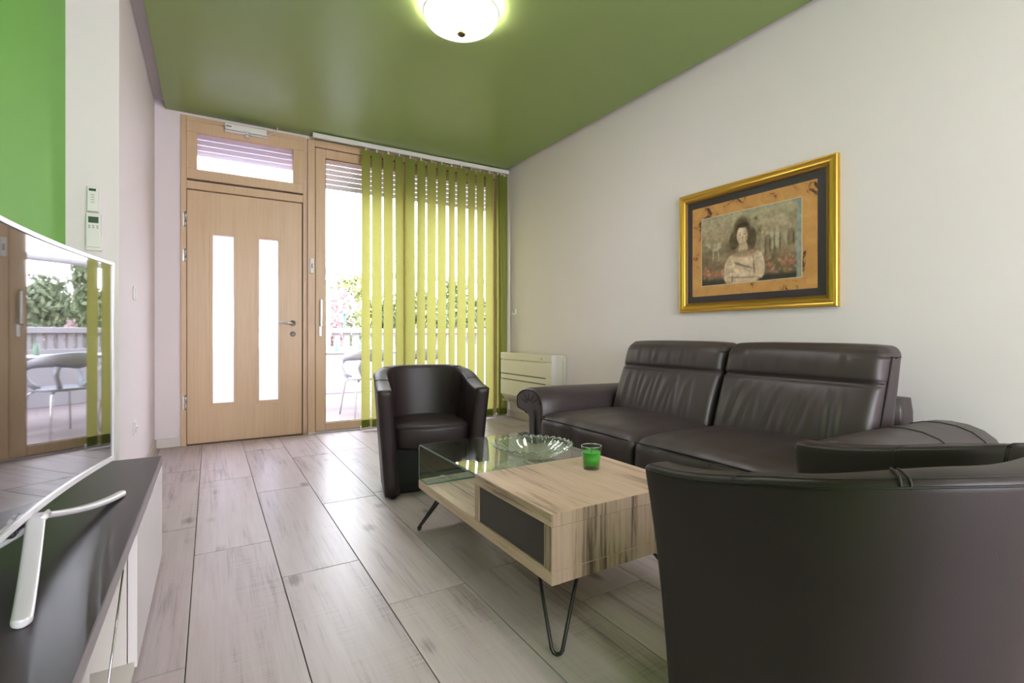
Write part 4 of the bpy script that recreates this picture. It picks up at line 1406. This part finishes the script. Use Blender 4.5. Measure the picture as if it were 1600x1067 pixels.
def foliage(center, rad, count, size, seed, flat=1.0):
    rnd = random.Random(seed)
    m = MB()
    lobes = [(Vector((rnd.gauss(0, .42) * rad[0], rnd.gauss(0, .42) * rad[1], rnd.gauss(0, .42) * rad[2])), rnd.uniform(.28, .55)) for _ in range(16)]
    vs, fs = [], []
    for i in range(count):
        lc, lr = rnd.choice(lobes)
        d = Vector((rnd.gauss(0, 1), rnd.gauss(0, 1), rnd.gauss(0, 1))).normalized() * (rnd.random() ** .4)
        p = Vector(center) + lc + Vector((d.x * rad[0] * lr, d.y * rad[1] * lr, d.z * rad[2] * lr))
        a = Vector((rnd.gauss(0, 1), rnd.gauss(0, 1), rnd.gauss(0, 1))).normalized()
        b = a.cross(Vector((rnd.gauss(0, 1), rnd.gauss(0, 1), rnd.gauss(0, 1)))).normalized()
        s = size * rnd.uniform(.6, 1.4)
        o = len(vs)
        vs += [p - a * s, p + b * s * .45, p + a * s, p - b * s * .45]
        fs.append((o, o + 1, o + 2, o + 3))
    return m.add(vs, fs)
def tree(name, label, x, y, h, rad, leafm, count, size, seed, group):
    t = thing(name, label, 'tree', (x, y, -1.2), 0, group)
    tr = MB().tube([(x, y, -1.25), (x + .05, y, h * .4), (x - .04, y + .05, h * .72), (x, y, h)], .12, 8, rs=[.17, .13, .09, .05])
    put('trunk', tr, BARK, t, weld=False)
    br = MB()
    rnd = random.Random(seed)
    for i in range(5):
        a = rnd.uniform(0, 6.28); z = h * rnd.uniform(.5, .8)
        br.tube([(x, y, z), (x + math.cos(a) * rad[0] * .4, y + math.sin(a) * rad[1] * .4, z + rad[2] * .35)], .04, 5, rs=[.05, .02])
    put('branches', br, BARK, t, weld=False)
    put('crown', foliage((x, y, h), rad, count, size, seed), leafm, t, weld=False)
TG_ = 'garden trees beyond the terrace'
tree('pine_tree', 'tall dark pine tree left of the garden view', 1.1, 22, 3.6, (2.2, 1.6, 2.4), LEAF1, 5000, .16, 11, TG_)
tree('olive_tree', 'yellow green tree in the middle of the balcony door view', 3.7, 19, 1.7, (1.3, 1.2, 1.7), LEAF2, 4500, .12, 12, TG_)
tree('pine_tree', 'grey green pine tree right of the yellow green tree', 7.6, 22, 1.3, (1.9, 1.4, 1.7), LEAF1, 4500, .16, 13, TG_)
tree('blossom_tree', 'pink blossoming tree just above the balustrade', 2.75, 15, .9, (1.2, 1.0, 1.1), LEAF3, 4500, .09, 14, TG_)
tree('pine_tree', 'large pine tree far to the right behind the blinds', 12.2, 25, 1.6, (2.6, 2.0, 2.0), LEAF1, 5000, .20, 15, TG_)
tree('olive_tree', 'olive tree on the left seen only in the television', -1.5, 17, 2.5, (1.6, 1.3, 2.1), LEAF2, 4500, .14, 16, TG_)
tree('pine_tree', 'wide pine tree at the far left of the garden', -4.5, 20, 3.8, (2.4, 1.6, 2.8), LEAF1, 5000, .18, 17, TG_)
for i, (x, y, m_l, lab) in enumerate(((1.55, 9.8, LEAF2, 'low yellow green shrub behind the left end of the balustrade'), (2.45, 9.9, LEAF1, 'low dark green shrub behind the balustrade'), (3.35, 9.9, LEAF3, 'low pink flowering shrub behind the balustrade'), (4.3, 10.0, LEAF1, 'low dark shrub hidden beyond the lime blinds'))):
    s = thing('shrub', lab, 'shrub', (x, y, -1.2), 0, 'shrubs behind the balustrade')
    st = MB()
    for q in range(4):
        st.tube([(x, y, -1.25), (x + .12 * math.cos(q * 1.6), y + .12 * math.sin(q * 1.6), .5)], .018, 5)
    put('stems', st, BARK, s, weld=False)
    put('foliage', foliage((x, y, .55), (.36, .30, .55), 1300, .055, 30 + i), m_l, s, weld=False)
um = thing('parasol_pole', 'thin teal pole standing behind the balustrade', 'pole', (2.05, 9.2, -1.2))
put('pole', MB().tube([(2.05, 9.2, -1.2), (2.05, 9.2, 1.28)], .022, 10), TEAL, um)
put('cap', MB().lathe([(0, 1.28), (.03, 1.28), (.03, 1.31), (0, 1.33)], 2.05, 9.2, 0, 12), TEAL, um)
